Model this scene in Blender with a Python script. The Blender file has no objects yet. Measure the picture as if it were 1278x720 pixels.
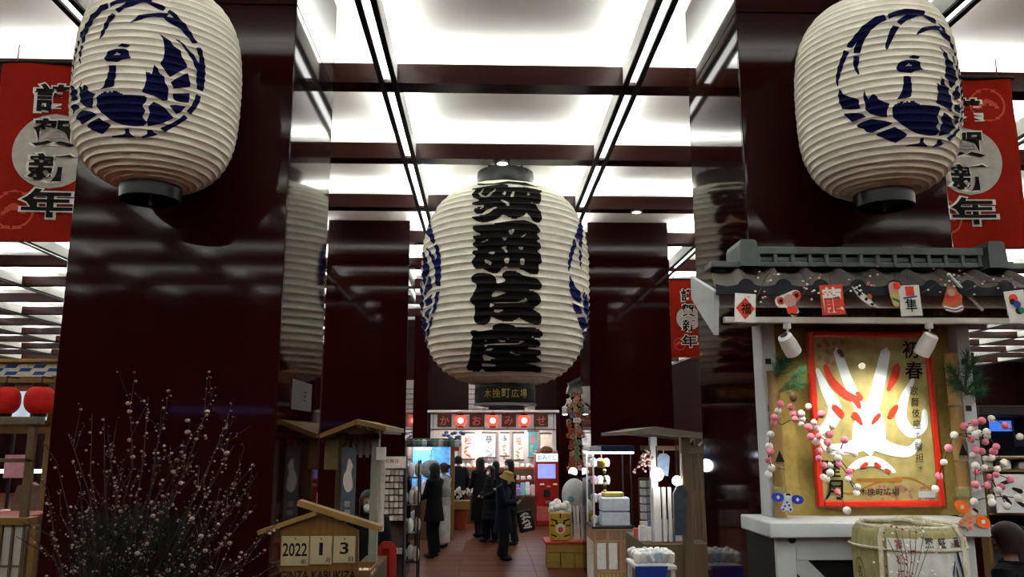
import bpy, bmesh, math, random
from mathutils import Vector, Matrix
random.seed(7)
C = bpy.context.scene.collection
sc = bpy.context.scene
# ---------------- camera, world, exposure ----------------
FPX = 1033.0; PITCH = math.radians(10.37); YAW = math.radians(1.8); EYE = 2.05
cd = bpy.data.cameras.new('camera'); cam = bpy.data.objects.new('camera', cd); C.objects.link(cam)
cd.sensor_width = 36; cd.lens = 36 * FPX / 1278; cd.clip_start = .05; cd.clip_end = 200
cam.location = (0, 0, EYE); cam.rotation_euler = (math.pi / 2 + PITCH, 0, -YAW)
sc.camera = cam
w = bpy.data.worlds.new('world'); sc.world = w; w.use_nodes = True
w.node_tree.nodes['Background'].inputs[0].default_value = (.5, .55, .7, 1)
w.node_tree.nodes['Background'].inputs[1].default_value = .02
sc.view_settings.view_transform = 'Standard'; sc.view_settings.look = 'None'
sc.view_settings.exposure = 0.0; sc.view_settings.gamma = 1.0
sc.view_settings.use_curve_mapping = False
sc.cycles.max_bounces = 7; sc.cycles.diffuse_bounces = 4; sc.cycles.glossy_bounces = 4
sc.cycles.transmission_bounces = 6; sc.cycles.transparent_max_bounces = 8
sc.cycles.sample_clamp_indirect = 40; sc.cycles.caustics_reflective = False; sc.cycles.caustics_refractive = False
COVE = 38.0       # strength of the cove strips on the ceiling beams
SLOT = 3.2        # slot lamps between the rails
# ---------------- picture geometry: a pixel of the photo at a distance ----------------
_f = Vector((math.sin(YAW) * math.cos(PITCH), math.cos(YAW) * math.cos(PITCH), math.sin(PITCH)))
_r = Vector((math.cos(YAW), -math.sin(YAW), 0)); _u = _r.cross(_f)
def ray(x, y): return _f + _r * ((x - 639) / FPX) + _u * ((360 - y) / FPX)
def P(x, y, d):
    r = ray(x, y); return Vector((0, 0, EYE)) + r * (d / r.y)
def PZ(x, y, z):
    r = ray(x, y); return Vector((0, 0, EYE)) + r * ((z - EYE) / r.z)
# ---------------- materials ----------------
MT = {}
TONE = dict(ceiling_white=1, coffer_white=1, washi_paper=.76, painted_grey_white=1, mochi_pink=.85, mochi_white=.8, white_print=.7, poster_gold=.85, poster_white=.95, poster_red=.9, frame_red=.8, gold_cloth=.7, white_wrap=.85, white_metal=.8, clear=1, mask_white=.8, skin=.7, shop_white=.8, shop_wall_cream=.8, charm_red=.8, kite_blue=.8, kite_orange=.8)
def mat(n, col, rough=.6, metal=0, emit=0, ecol=None, var=.12, scale=18, bump=0, bscale=60, spec=.16, coat=0, sss=0, trans=0, vec=None):
    if n in MT: return MT[n]
    raw = col; g = TONE.get(n, .8 if n.startswith(('goods', 'scroll', 'pack', 'bag', 'wrap')) else .62); col = tuple(c * g for c in col)   # albedo trim
    m = bpy.data.materials.new(n); m.use_nodes = True; nt = m.node_tree; b = nt.nodes['Principled BSDF']
    b.inputs['Roughness'].default_value = rough; b.inputs['Metallic'].default_value = metal
    b.inputs['Specular IOR Level'].default_value = spec; b.inputs['Coat Weight'].default_value = coat
    b.inputs['Coat Roughness'].default_value = .05
    tc = nt.nodes.new('ShaderNodeTexCoord')
    src = tc.outputs['Object']
    if vec:
        mp = nt.nodes.new('ShaderNodeMapping'); mp.inputs['Scale'].default_value = vec; nt.links.new(src, mp.inputs[0]); src = mp.outputs[0]
    nz = nt.nodes.new('ShaderNodeTexNoise'); nz.inputs['Scale'].default_value = scale; nz.inputs['Detail'].default_value = 3
    nt.links.new(src, nz.inputs['Vector'])
    cr = nt.nodes.new('ShaderNodeValToRGB')
    lo = [max(0, c * (1 - var)) for c in col]; hi = [min(1, c * (1 + var)) for c in col]
    cr.color_ramp.elements[0].position = .3; cr.color_ramp.elements[1].position = .7
    cr.color_ramp.elements[0].color = (*lo, 1); cr.color_ramp.elements[1].color = (*hi, 1)
    nt.links.new(nz.outputs['Fac'], cr.inputs[0]); nt.links.new(cr.outputs[0], b.inputs['Base Color'])
    if bump:
        n2 = nt.nodes.new('ShaderNodeTexNoise'); n2.inputs['Scale'].default_value = bscale; nt.links.new(src, n2.inputs['Vector'])
        bp = nt.nodes.new('ShaderNodeBump'); bp.inputs['Strength'].default_value = bump; bp.inputs['Distance'].default_value = .01
        nt.links.new(n2.outputs['Fac'], bp.inputs['Height']); nt.links.new(bp.outputs[0], b.inputs['Normal'])
    if emit:
        b.inputs['Emission Color'].default_value = (*(ecol or raw), 1); b.inputs['Emission Strength'].default_value = emit
    if trans: b.inputs['Transmission Weight'].default_value = trans
    MT[n] = m; return m
def glass(n, tint=(.9, .95, 1), refl=.08):
    if n in MT: return MT[n]
    m = bpy.data.materials.new(n); m.use_nodes = True; nt = m.node_tree; nt.nodes.clear()
    o = nt.nodes.new('ShaderNodeOutputMaterial'); mx = nt.nodes.new('ShaderNodeMixShader'); t = nt.nodes.new('ShaderNodeBsdfTransparent')
    g = nt.nodes.new('ShaderNodeBsdfGlossy'); g.inputs['Roughness'].default_value = .03; t.inputs[0].default_value = (*tint, 1)
    lw = nt.nodes.new('ShaderNodeLayerWeight'); pw = nt.nodes.new('ShaderNodeMath'); pw.operation = 'POWER'; pw.inputs[1].default_value = 5
    ad = nt.nodes.new('ShaderNodeMath'); ad.operation = 'MULTIPLY_ADD'; ad.inputs[1].default_value = .9; ad.inputs[2].default_value = .045
    lw.inputs['Blend'].default_value = .5; nt.links.new(lw.outputs['Facing'], pw.inputs[0]); nt.links.new(pw.outputs[0], ad.inputs[0]); nt.links.new(ad.outputs[0], mx.inputs[0]); nt.links.new(t.outputs[0], mx.inputs[1]); nt.links.new(g.outputs[0], mx.inputs[2]); nt.links.new(mx.outputs[0], o.inputs[0])
    MT[n] = m; return m
LACQ = mat('red_lacquer', (.019, .0028, .0015), .05, var=.06, scale=1.5, spec=.13)
BEAM = mat('beam_brown', (.036, .0065, .004), .25, var=.08, scale=2, spec=.16)
DARK = mat('matt_black', (.007, .0065, .0065), .6, spec=.2)
BLK = mat('gloss_black', (.006, .008, .009), .3, spec=.2)
CEIL = mat('ceiling_white', (.82, .83, .80), .85, var=.02, scale=2)
OFFW = mat('coffer_white', (.55, .55, .53), .7, var=.04)
PAPER = mat('washi_paper', (.76, .74, .62), .85, spec=.1, var=.06, scale=9, bump=.15, bscale=40)
NAVY = mat('navy_ink', (.006, .007, .055), .9, var=.15, spec=.06)
INK = mat('black_ink', (.006, .005, .0045), .8, var=.2, spec=.12)
RED = mat('banner_red', (.29, .009, .002), .85, var=.12, scale=5, spec=.1)
PALE = mat('pale_print', (.50, .45, .40), .85, spec=.1)
WHITE = mat('white_print', (.72, .70, .66), .7, var=.05)
GREYW = mat('painted_grey_white', (.38, .405, .42), .5, var=.06, scale=6)
GOLD = mat('gold_cloth', (.42, .31, .085), .75, var=.12, scale=30, bump=.2, bscale=200)
WOOD = mat('light_wood', (.23, .13, .04), .55, var=.25, scale=6, vec=(1, 1, .12))
WOODD = mat('ochre_wood', (.17, .09, .025), .55, var=.2, scale=6, vec=(1, 8, 1))
WOODB = mat('brown_wood', (.10, .05, .025), .55, var=.25, scale=8, vec=(8, 8, 1))
TILE = mat('roof_tile_taupe', (.075, .067, .056), .7, spec=.2, var=.15, scale=12)
TILED = mat('roof_tile_dark', (.010, .012, .020), .6, var=.2, spec=.2)
RIDGE = mat('ridge_grey', (.12, .135, .135), .5, var=.1)
METW = mat('white_metal', (.70, .70, .68), .4, var=.03)
STEEL = mat('steel', (.45, .45, .46), .3, metal=.8, var=.05)
SKIN = mat('skin', (.52, .31, .22), .55, var=.06)
HAIR = mat('black_hair', (.006, .005, .0045), .6, var=.3, scale=60, spec=.2)
HAIRB = mat('brown_hair', (.022, .010, .006), .6, var=.3, scale=60, spec=.2)
MASK = mat('mask_white', (.70, .72, .76), .7, var=.03)
STRAW = mat('straw_mat', (.34, .31, .14), .8, var=.18, scale=40, bump=.4, bscale=90, vec=(1, 1, .3))
CLOTHW = mat('white_wrap', (.55, .57, .55), .7, var=.06)
GLASS = glass('clear_glass')
LAMP = mat('lamp_glow', (1, .97, .9), .4, emit=28, ecol=(1, .95, .88), var=0)
# ---------------- objects ----------------
WL = {}
def tag(o, label=None, cat=None, group=None, kind=None):
    if label: o['label'] = label
    if cat: o['category'] = cat
    if group: o['group'] = group
    if kind: o['kind'] = kind
    return o
def thing(name, label, cat, loc, rz=0, group=None):
    o = bpy.data.objects.new(name, None); C.objects.link(o); o.empty_display_size = .1
    o.location = loc; o.rotation_euler = (0, 0, rz)
    WL[o.name] = Matrix.Translation(Vector(loc)) @ Matrix.Rotation(rz, 4, 'Z')
    return tag(o, label, cat, group)
class MB:
    """collects geometry in world space (or, with local=True at build, in its parent's space)"""
    def __init__(s): s.v = []; s.f = []
    def add(s, vs, fs):
        n = len(s.v); s.v += [Vector(p) for p in vs]; s.f += [tuple(i + n for i in f) for f in fs]; return s
    def box(s, x0, y0, z0, x1, y1, z1, bev=0):
        if bev:
            return s.obox(((x0 + x1) / 2, (y0 + y1) / 2, (z0 + z1) / 2), (x1 - x0, y1 - y0, z1 - z0), None, bev)
        return s.add([(x0, y0, z0), (x1, y0, z0), (x1, y1, z0), (x0, y1, z0), (x0, y0, z1), (x1, y0, z1), (x1, y1, z1), (x0, y1, z1)],
                     [(0, 3, 2, 1), (4, 5, 6, 7), (0, 1, 5, 4), (1, 2, 6, 5), (2, 3, 7, 6), (3, 0, 4, 7)])
    def obox(s, c, size, rot=None, bev=0):
        bm = bmesh.new(); bmesh.ops.create_cube(bm, size=1)
        for v in bm.verts: v.co = Vector((v.co.x * size[0], v.co.y * size[1], v.co.z * size[2]))
        if bev: bmesh.ops.bevel(bm, geom=bm.edges[:], offset=min(bev, min(size) * .45), segments=1, affect='EDGES')
        m = Matrix.Translation(Vector(c)) @ (rot.to_4x4() if rot is not None else Matrix())
        bm.verts.index_update()
        s.add([m @ v.co for v in bm.verts], [[v.index for v in f.verts] for f in bm.faces]); bm.free(); return s
    def bar(s, a, b, wx, wy, bev=0):
        a = Vector(a); b = Vector(b); d = b - a
        return s.obox((a + b) / 2, (wx, wy, d.length), d.to_track_quat('Z', 'Y').to_matrix(), bev)
    def tube(s, pts, r, n=8, cap=True):
        pts = [Vector(p) for p in pts]; rs = r if isinstance(r, (list, tuple)) else [r] * len(pts); b = len(s.v)
        prev = None
        for i, p in enumerate(pts):
            d = (pts[min(i + 1, len(pts) - 1)] - pts[max(i - 1, 0)]).normalized()
            q = Vector((0, 0, 1)) if abs(d.z) < .9 else Vector((1, 0, 0))
            if prev is not None: q = prev
            a = (q - d * q.dot(d)).normalized(); prev = a; c = d.cross(a)
            for k in range(n):
                t = 2 * math.pi * k / n; s.v.append(p + (a * math.cos(t) + c * math.sin(t)) * rs[i])
        for i in range(len(pts) - 1):
            for k in range(n):
                s.f.append((b + i * n + k, b + i * n + (k + 1) % n, b + (i + 1) * n + (k + 1) % n, b + (i + 1) * n + k))
        if cap:
            s.f.append(tuple(b + k for k in range(n))[::-1]); e = b + (len(pts) - 1) * n; s.f.append(tuple(e + k for k in range(n)))
        return s
    def lathe(s, prof, c, n=24, sx=1, sy=1, cap=True):
        c = Vector(c); b = len(s.v)
        for r, z in prof:
            for k in range(n):
                t = 2 * math.pi * k / n; s.v.append(c + Vector((r * math.cos(t) * sx, r * math.sin(t) * sy, z)))
        for i in range(len(prof) - 1):
            for k in range(n):
                s.f.append((b + i * n + k, b + i * n + (k + 1) % n, b + (i + 1) * n + (k + 1) % n, b + (i + 1) * n + k))
        if cap:
            s.f.append(tuple(b + k for k in range(n))[::-1]); e = b + (len(prof) - 1) * n; s.f.append(tuple(e + k for k in range(n)))
        return s
    def ball(s, c, r, n=10, m=6, rot=None):
        r = (r, r, r) if not isinstance(r, (tuple, list)) else r; b = len(s.v); c = Vector(c)
        for i in range(1, m):
            p = math.pi * i / m
            for k in range(n):
                t = 2 * math.pi * k / n; q = Vector((r[0] * math.sin(p) * math.cos(t), r[1] * math.sin(p) * math.sin(t), r[2] * math.cos(p)))
                s.v.append(c + (rot @ q if rot is not None else q))
        tp = Vector((0, 0, r[2])); s.v.append(c + (rot @ tp if rot is not None else tp)); s.v.append(c - (rot @ tp if rot is not None else tp)); T = len(s.v) - 2
        for i in range(m - 2):
            for k in range(n):
                s.f.append((b + i * n + k, b + (i + 1) * n + k, b + (i + 1) * n + (k + 1) % n, b + i * n + (k + 1) % n))
        for k in range(n):
            s.f.append((T, b + k, b + (k + 1) % n)); e = b + (m - 2) * n; s.f.append((T + 1, e + (k + 1) % n, e + k))
        return s
    def prism(s, pts, ext):
        """closed outline (3-D points in a plane) pushed along ext"""
        n = len(pts); ext = Vector(ext); pts = [Vector(p) for p in pts]
        return s.add(pts + [p + ext for p in pts], [tuple(range(n)), tuple(range(2 * n - 1, n - 1, -1))] + [(i, (i + 1) % n, n + (i + 1) % n, n + i) for i in range(n)])
    def build(s, name, m, parent=None, smooth=False, local=False, flip=False, ang=.7):
        me = bpy.data.meshes.new(name)
        vs = s.v
        if parent is not None and not local:
            inv = WL[parent.name].inverted(); vs = [inv @ p for p in vs]
        org = None
        if parent is None:
            lo = [min(p[i] for p in vs) for i in range(3)]; hi = [max(p[i] for p in vs) for i in range(3)]
            org = Vector(((lo[0] + hi[0]) / 2, (lo[1] + hi[1]) / 2, lo[2])); vs = [p - org for p in vs]
        me.from_pydata([tuple(p) for p in vs], [], s.f)
        bm = bmesh.new(); bm.from_mesh(me); bmesh.ops.recalc_face_normals(bm, faces=bm.faces)
        big = [f for f in bm.faces if len(f.verts) > 4]
        if big: bmesh.ops.triangulate(bm, faces=big)
        bm.to_mesh(me); bm.free()
        if smooth:
            me.polygons.foreach_set('use_smooth', [True] * len(me.polygons)); me.set_sharp_from_angle(angle=ang)
        me.materials.append(m)
        o = bpy.data.objects.new(name, me); C.objects.link(o)
        if parent is not None: o.parent = parent; WL[o.name] = WL[parent.name]
        else: o.location = org; WL[o.name] = Matrix.Translation(org)
        return o
def struct(mb, name, m, parent=None, **k):
    o = mb.build(name, m, parent, **k)
    if parent is None: o['kind'] = 'structure'
    return o
def kids(o): return list(o.children)
def dup(o, loc=None, rz=None, label=None, group=None, parent=None):
    c = o.copy(); C.objects.link(c)
    if parent is not None: c.parent = parent
    if loc is not None: c.location = loc
    if rz is not None: c.rotation_euler = (0, 0, rz)
    if label: c['label'] = label
    if group: c['group'] = group
    WL[c.name] = Matrix.Translation(c.location) @ Matrix.Rotation(c.rotation_euler.z, 4, 'Z')
    for ch in kids(o): dup(ch, parent=c)
    return c
# ---------------- lettering ----------------
_gc = {}
def glyph(s, bold=0):
    k = (s, bold)
    if k in _gc: return _gc[k]
    cu = bpy.data.curves.new('t', 'FONT'); cu.body = s; cu.size = 1; cu.offset = bold; cu.resolution_u = 3; cu.fill_mode = 'FRONT'
    o = bpy.data.objects.new('t', cu); C.objects.link(o)
    dg = bpy.context.evaluated_depsgraph_get(); e = o.evaluated_get(dg); me = e.to_mesh()
    vs = [(v.co.x, v.co.y) for v in me.vertices]; fs = [tuple(p.vertices) for p in me.polygons]
    e.to_mesh_clear(); bpy.data.objects.remove(o); bpy.data.curves.remove(cu)
    x0 = min(v[0] for v in vs); x1 = max(v[0] for v in vs); y0 = min(v[1] for v in vs); y1 = max(v[1] for v in vs)
    vs = [((v[0] - (x0 + x1) / 2), (v[1] - (y0 + y1) / 2)) for v in vs]
    _gc[k] = (vs, fs, x1 - x0, y1 - y0); return _gc[k]
def put(mb, s, fn, cx, cy, w_, h_, bold=0, keep=False):
    """glyphs of s fitted to a w_ x h_ box centred on cx, cy, mapped through fn(u, v)"""
    vs, fs, gw, gh = glyph(s, bold); sx = w_ / gw; sy = h_ / gh
    if keep: sx = sy = min(sx, sy)
    mb.add([fn(cx + x * sx, cy + y * sy) for x, y in vs], fs)
def plane(o, r, u, off=.003):
    o = Vector(o); r = Vector(r).normalized(); u = Vector(u).normalized(); n = r.cross(u)
    return lambda a, b: o + r * a + u * b + n * off
def crm(pts, n=4):
    """closed Catmull-Rom smoothing"""
    out = []; L = len(pts)
    for i in range(L):
        p0, p1, p2, p3 = [Vector(pts[(i + k - 1) % L]) for k in range(4)]
        for j in range(n):
            t = j / n; out.append(.5 * ((2 * p1) + (p2 - p0) * t + (2 * p0 - 5 * p1 + 4 * p2 - p3) * t * t + (3 * p1 - p0 - 3 * p2 + p3) * t ** 3))
    return [tuple(p) for p in out]
def rows_fill(mb, loops, levels, fn, ustep):
    """fill even-odd loops given in (u, s) row by row, mapped through fn"""
    def cross(s):
        xs = []
        for lp in loops:
            for i in range(len(lp)):
                (a, b), (c, d) = lp[i], lp[(i + 1) % len(lp)]
                if (b <= s < d) or (d <= s < b): xs.append(a + (c - a) * (s - b) / (d - b))
        return sorted(xs)
    lo = min(p[1] for l in loops for p in l); hi = max(p[1] for l in loops for p in l)
    for a, b in zip(levels[:-1], levels[1:]):
        if b <= lo or a >= hi: continue
        a2 = max(a, lo); b2 = min(b, hi); e = (b2 - a2) * .02
        A = cross(a2 + e); B = cross(b2 - e); M_ = cross((a2 + b2) / 2)
        if not (len(A) == len(B) == len(M_)): A = B = M_
        for i in range(0, len(A) - 1, 2):
            n = max(1, math.ceil(max(A[i + 1] - A[i], B[i + 1] - B[i]) / ustep)); q = len(mb.v)
            for k in range(n + 1):
                t = k / n
                mb.v.append(fn(A[i] + (A[i + 1] - A[i]) * t, a2)); mb.v.append(fn(B[i] + (B[i + 1] - B[i]) * t, b2))
            for k in range(n): mb.f.append((q + 2 * k, q + 2 * k + 2, q + 2 * k + 3, q + 2 * k + 1))
# ---------------- the room ----------------
ZB = 5.07; ZT = 5.235; ZC = 5.40
X0, X1 = -19.8, 22.3; YB0, YB1 = -10, 34
PIT_X = 2.106; PIT_Y = 1.94
tracks = [-.855 + PIT_X * i for i in range(-9, 11)]
beams = [6.81 + PIT_Y * j for j in range(-8, 14)]
floor = struct(MB().box(X0, YB0, -.2, X1, YB1, 0), 'floor', mat('floor_brown', (.105, .032, .015), .45, spec=.05, var=.15, scale=3))
FT = [mat('floor_tile_%d' % k, (.105 * (1 + .1 * k), .032 * (1 + .1 * k), .015), .45, spec=.05, var=.12, scale=5) for k in (-1, 0, 1)]
tb = None
for i in range(8):
    for j in range(18):
        x = -2.2 + i * .6; y = 11.9 + j * .6
        o = MB().box(x + .004, y + .004, 0, x + .596, y + .596, .008, .003).build('floor_tile', random.choice(FT), floor)
ceiling = struct(MB().box(X0, YB0, ZC + .02, X1, YB1, ZC + .2), 'ceiling', CEIL)
pan = MB().box(-PIT_X / 2 + .07, -PIT_Y / 2 + .02, 0, PIT_X / 2 - .07, PIT_Y / 2 - .02, .018).build('ceiling_panel', CEIL)
cnt = 0; first = True
inv = WL[ceiling.name].inverted()
for j in range(len(beams) - 1):
    for i in range(len(tracks) - 1):
        if beams[j] < -2.5 or abs(i - 9) > 8 or cnt >= 300: continue
        c = pan if first else pan.copy()
        if not first: C.objects.link(c)
        first = False; c.parent = ceiling; cnt += 1
        c.location = inv @ Vector(((tracks[i] + tracks[i + 1]) / 2, (beams[j] + beams[j + 1]) / 2, ZC))
COVM = mat('cove_light', (1, 1, .98), .5, emit=COVE, ecol=(1, 1, .95), var=0)
SLOTM = mat('slot_light', (1, 1, 1), .5, emit=SLOT, ecol=(1, 1, .97), var=0)
def segs(a, b, n): return [a + (b - a) * k / n for k in range(n + 1)]
for y in beams:
    MB().box(X0, y - .1, ZB, X1, y + .1, ZT - .02).build('cross_beam', BEAM, ceiling)
    m = MB(); xs = [X0] + tracks + [X1]
    for a, b in zip(xs[:-1], xs[1:]):
        m.add([(a + .07, y - .05, ZT), (b - .07, y - .05, ZT), (b - .07, y + .05, ZT), (a + .07, y + .05, ZT)], [(0, 1, 2, 3)])
    m.build('cove_strip', COVM, ceiling)
    m = MB()
    for sy in (-1, 1): m.box(X0, y + sy * .1 - (.012 if sy > 0 else 0), ZT - .02, X1, y + sy * .1 + (.012 if sy < 0 else 0), ZT + .012)
    m.build('beam_lip', BEAM, ceiling)
for x in tracks:
    m = MB(); m2 = MB()
    for sx in (-1, 1):
        a, b = sorted((x + sx * .032, x + sx * .077))
        m.box(a, YB0, ZB - .008, b, YB1, ZB + .012); m2.box(a + .002, YB0, ZB + .012, b - .002, YB1, ZT + .01)
    m.build('track_rail', DARK, ceiling); m2.build('coffer_side', OFFW, ceiling)
    m = MB()
    ys = [YB0] + beams + [YB1]
    for a, b in zip(ys[:-1], ys[1:]):
        m.add([(x - .045, a + .1, ZT + .012), (x + .045, a + .1, ZT + .012), (x + .045, b - .1, ZT + .012), (x - .045, b - .1, ZT + .012)], [(0, 1, 2, 3)])
    m.build('cove_strip', COVM, ceiling)
    if -14 < x < 15:
        for a, b in zip(ys[:-1], ys[1:]):
            if a < 3 or b > 30: continue
            MB().box(x - .03, a + .13, ZB + .02, x + .03, b - .13, ZB + .026).build('slot_lamp', SLOTM, ceiling)
# small round downlights set in the beams
for k, (x, y, bj) in enumerate([(628, 187, 8.75), (490, 333, 17), (745, 336, 17), (803, 252, 10.69)]):
    p = PZ(x, y, ZB - .012)
    if k in (0, 3): p.y = bj
    t = thing('downlight', ['round white downlight in the ceiling beam above the big lantern', 'small downlight over the left back pillar', 'small downlight over the right back pillar', 'round downlight in the beam right of the big lantern'][k], 'downlight', (p.x, p.y, ZB - .02), group='downlights')
    MB().lathe([(.085, 0), (.085, .022), (.062, .022), (.062, 0)], (p.x, p.y, ZB - .02), 16, cap=False).build('trim_ring', METW, t)
    MB().lathe([(.06, .006), (.06, .012)], (p.x, p.y, ZB - .02), 16).build('lens', mat('downlight_lens', (1, 1, 1), .4, emit=5, var=0), t)
WALLM = mat('wall_dark_red', (.022, .005, .004), .35, var=.1, scale=2)
def wallbox(n, *a): return struct(MB().box(*a), n, WALLM)
wallbox('wall_left', X0 - .2, YB0, 0, X0, YB1, ZC + .2); wallbox('wall_right', X1, YB0, 0, X1 + .2, YB1, ZC + .2)
wallbox('wall_far', X0 - .2, YB1, 0, X1 + .2, YB1 + .2, ZC + .2); wallbox('wall_rear', X0 - .2, YB0 - .2, 0, X1 + .2, YB0, ZC + .2)
wallbox('wall_middle', -4.2, 23.6, 0, 4.6, 23.9, ZC)
# lacquered pillars: a core with cladding panels
def pillar(x0, x1, y0, y1):
    core = struct(MB().box(x0 + .02, y0 + .02, 0, x1 - .02, y1 - .02, ZC), 'pillar', DARK)
    for z0, z1 in ((0, 4.715), (4.722, ZC)):
        if z0 < 1: z0 = .0
        MB().box(x0, y0, z0, x1, y0 + .02, z1, .004).build('cladding_panel', LACQ, core)
        MB().box(x0, y1 - .02, z0, x1, y1, z1, .004).build('cladding_panel', LACQ, core)
        MB().box(x0, y0 + .022, z0, x0 + .02, y1 - .022, z1, .003).build('cladding_panel', LACQ, core)
        MB().box(x1 - .02, y0 + .022, z0, x1, y1 - .022, z1, .003).build('cladding_panel', LACQ, core)
for yy in (4.8, 12.5, 21.2):
    if yy < 20: pillar(-2.445, -1.19, yy, yy + 1.25); pillar(1.572, 2.825, yy, yy + 1.25)
    else: pillar(-2.72, -1.47, yy, yy + 1.25); pillar(1.90, 3.15, yy, yy + 1.25)
    if yy > 5: pillar(-10.4, -9.15, yy, yy + 1.25); pillar(9.6, 10.85, yy, yy + 1.25)
# a shop behind the photographer, seen only as a reflection in the lacquer
t = thing('blue_light_sign', 'blue lit fascia seen only as a reflection in the left pillar', 'sign', (-5.6, -7.5, 2.55))
MB().box(-6.3, -7.5, 2.6, -4.35, -7.3, 2.68).build('fascia', mat('blue_led', (.1, .2, .8), .4, emit=2.2, ecol=(.15, .3, 1), var=0), t)
MB().box(-7, -7.45, 0, -4.3, -7.3, 2.5).build('shopfront', WALLM, t)

# ---------------- paper lanterns ----------------
EMB_L = dict(  # crest shapes read off the left lantern (pixels of the photo)
 A=[], B=[])
def cv(pts, ox, oy, s): return [(ox + a / s, oy + b / s) for a, b in pts]
A_ = lambda *p: cv(p, 90, 0, 7.2)
B_ = lambda *p: cv(p, 170, 0, 7.2)
C_ = lambda *p: cv(p, 90, 80, 6.545)
D_ = lambda *p: cv(p, 1035, 0, 7.2)
E_ = lambda *p: cv(p, 1035, 90, 7.2)
LEFT_SHAPES = [
 [B_((80,-5),(130,5),(200,30),(270,65),(240,100),(190,75),(130,45),(75,20))],
 [B_((300,82),(330,95),(380,150),(440,210),(490,280),(520,330),(555,385),(510,390),(460,330),(410,270),(370,240),(300,205),(245,165),(260,135),(310,150),(345,160),(310,130),(272,110))],
 [B_((345,345),(400,365),(450,420),(500,470),(540,520),(565,570),(570,530),(550,460),(535,425),(585,425),(600,470),(612,530),(625,580)) + C_((1087,131),(1080,190),(1070,225),(1020,205),(1015,120)) + B_((545,640),(520,580),(500,530),(450,460),(410,400))],
 [B_((210,300),(250,325),(300,360),(340,410),(400,455),(415,520),(460,580),(455,610),(380,650),(305,692),(270,650),(215,570),(245,520),(255,460),(250,400),(240,350))],
 [C_((600,55),(650,75),(670,0),(700,30),(710,65),(755,100),(760,150),(790,200),(780,300),(740,300),(660,255),(565,230),(590,180),(605,130))],
 [C_((805,145),(870,105),(945,70),(960,120),(968,185),(900,195),(830,200))],
 [C_((820,240),(965,235),(955,315),(890,310),(830,295))],
 [C_((790,335),(850,330),(935,345),(880,400),(850,410))],
 [C_((665,305),(720,330),(770,370),(830,440),(740,485),(620,510),(610,460),(635,400),(620,350))],
 [C_((1015,245),(1058,260),(1040,320),(1000,380),(970,415),(935,385),(975,340),(1000,290))],
 [C_((915,412),(950,440),(880,490),(760,555),(715,525),(800,490),(870,450))]]
RIGHT_SHAPES = [
 [D_((520,130),(545,110),(600,95),(700,78),(790,85),(865,100),(860,138),(790,142),(740,165),(690,190),(645,222),(603,195),(640,160),(690,132),(600,142),(535,168))],
 [D_((575,222),(632,240),(610,275),(590,310),(560,370),(545,400),(528,440),(515,450),(503,430),(505,390),(520,350),(530,310),(545,270))],
 [D_((490,128),(520,175),(470,200),(420,230),(370,280),(340,320),(310,370),(290,430),(275,480),(215,478),(220,440),(245,370),(205,435),(150,420),(175,380),(230,310),(290,240),(350,190),(420,150))],
 [D_((215,505),(270,497),(268,560),(255,600),(272,660),(262,675),(235,640),(215,590))],
 [D_((130,450),(178,465),(140,550),(115,620),(100,660),(88,715),(75,775),(65,770),(55,700),(70,620),(95,545))],
 [D_((780,320),(790,290),(830,250),(880,232),(950,228),(1000,240),(990,278),(930,268),(880,272),(830,295))],
 [D_((600,610),(620,570),(650,545),(700,533),(770,535),(815,555),(825,595),(850,630),(800,628),(770,635),(740,655),(690,650),(640,650),(605,630)), D_((685,590),(715,570),(750,580),(745,592),(715,592))],
 [D_((710,515),(750,495),(825,500),(800,528),(760,525))],
 [E_((665,38),(735,38),(738,80),(745,130),(738,220),(690,235),(640,240),(605,245),(640,200),(658,150),(668,90))],
 [E_((565,320),(590,290),(640,265),(670,262),(665,278),(705,260),(725,272),(735,255),(770,262),(810,285),(870,300),(950,300),(985,310),(1000,330),(990,365),(970,395),(990,440),(965,490),(990,540),(960,575),(900,572),(830,565),(760,540),(700,505),(650,470),(600,430),(570,400))],
 [E_((85,150),(105,165),(120,195),(170,215),(265,245),(268,295),(282,325),(200,338),(110,330),(105,310),(85,270),(78,200))],
 [E_((315,155),(325,195),(350,240),(370,215),(395,195),(430,215),(440,240),(490,265),(545,280),(520,345),(520,405),(450,400),(370,375),(320,335),(325,290),(305,240),(305,195))],
 [E_((125,372),(200,365),(290,370),(335,405),(270,425),(205,450),(160,410))],
 [E_((240,475),(300,445),(380,420),(460,430),(520,440),(575,462),(500,495),(440,520),(390,545),(340,545),(305,510),(260,500))],
 [E_((410,565),(480,530),(590,490),(630,515),(660,530),(708,560),(660,600),(600,637),(550,625),(500,600),(450,580))],
 [E_((820,590),(855,590),(850,630),(888,675),(840,670),(690,670),(680,655),(780,645),(818,635))],
 [E_((975,600),(1010,605),(1015,630),(1040,640),(1015,660),(930,678),(922,668),(975,640))]]
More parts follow.
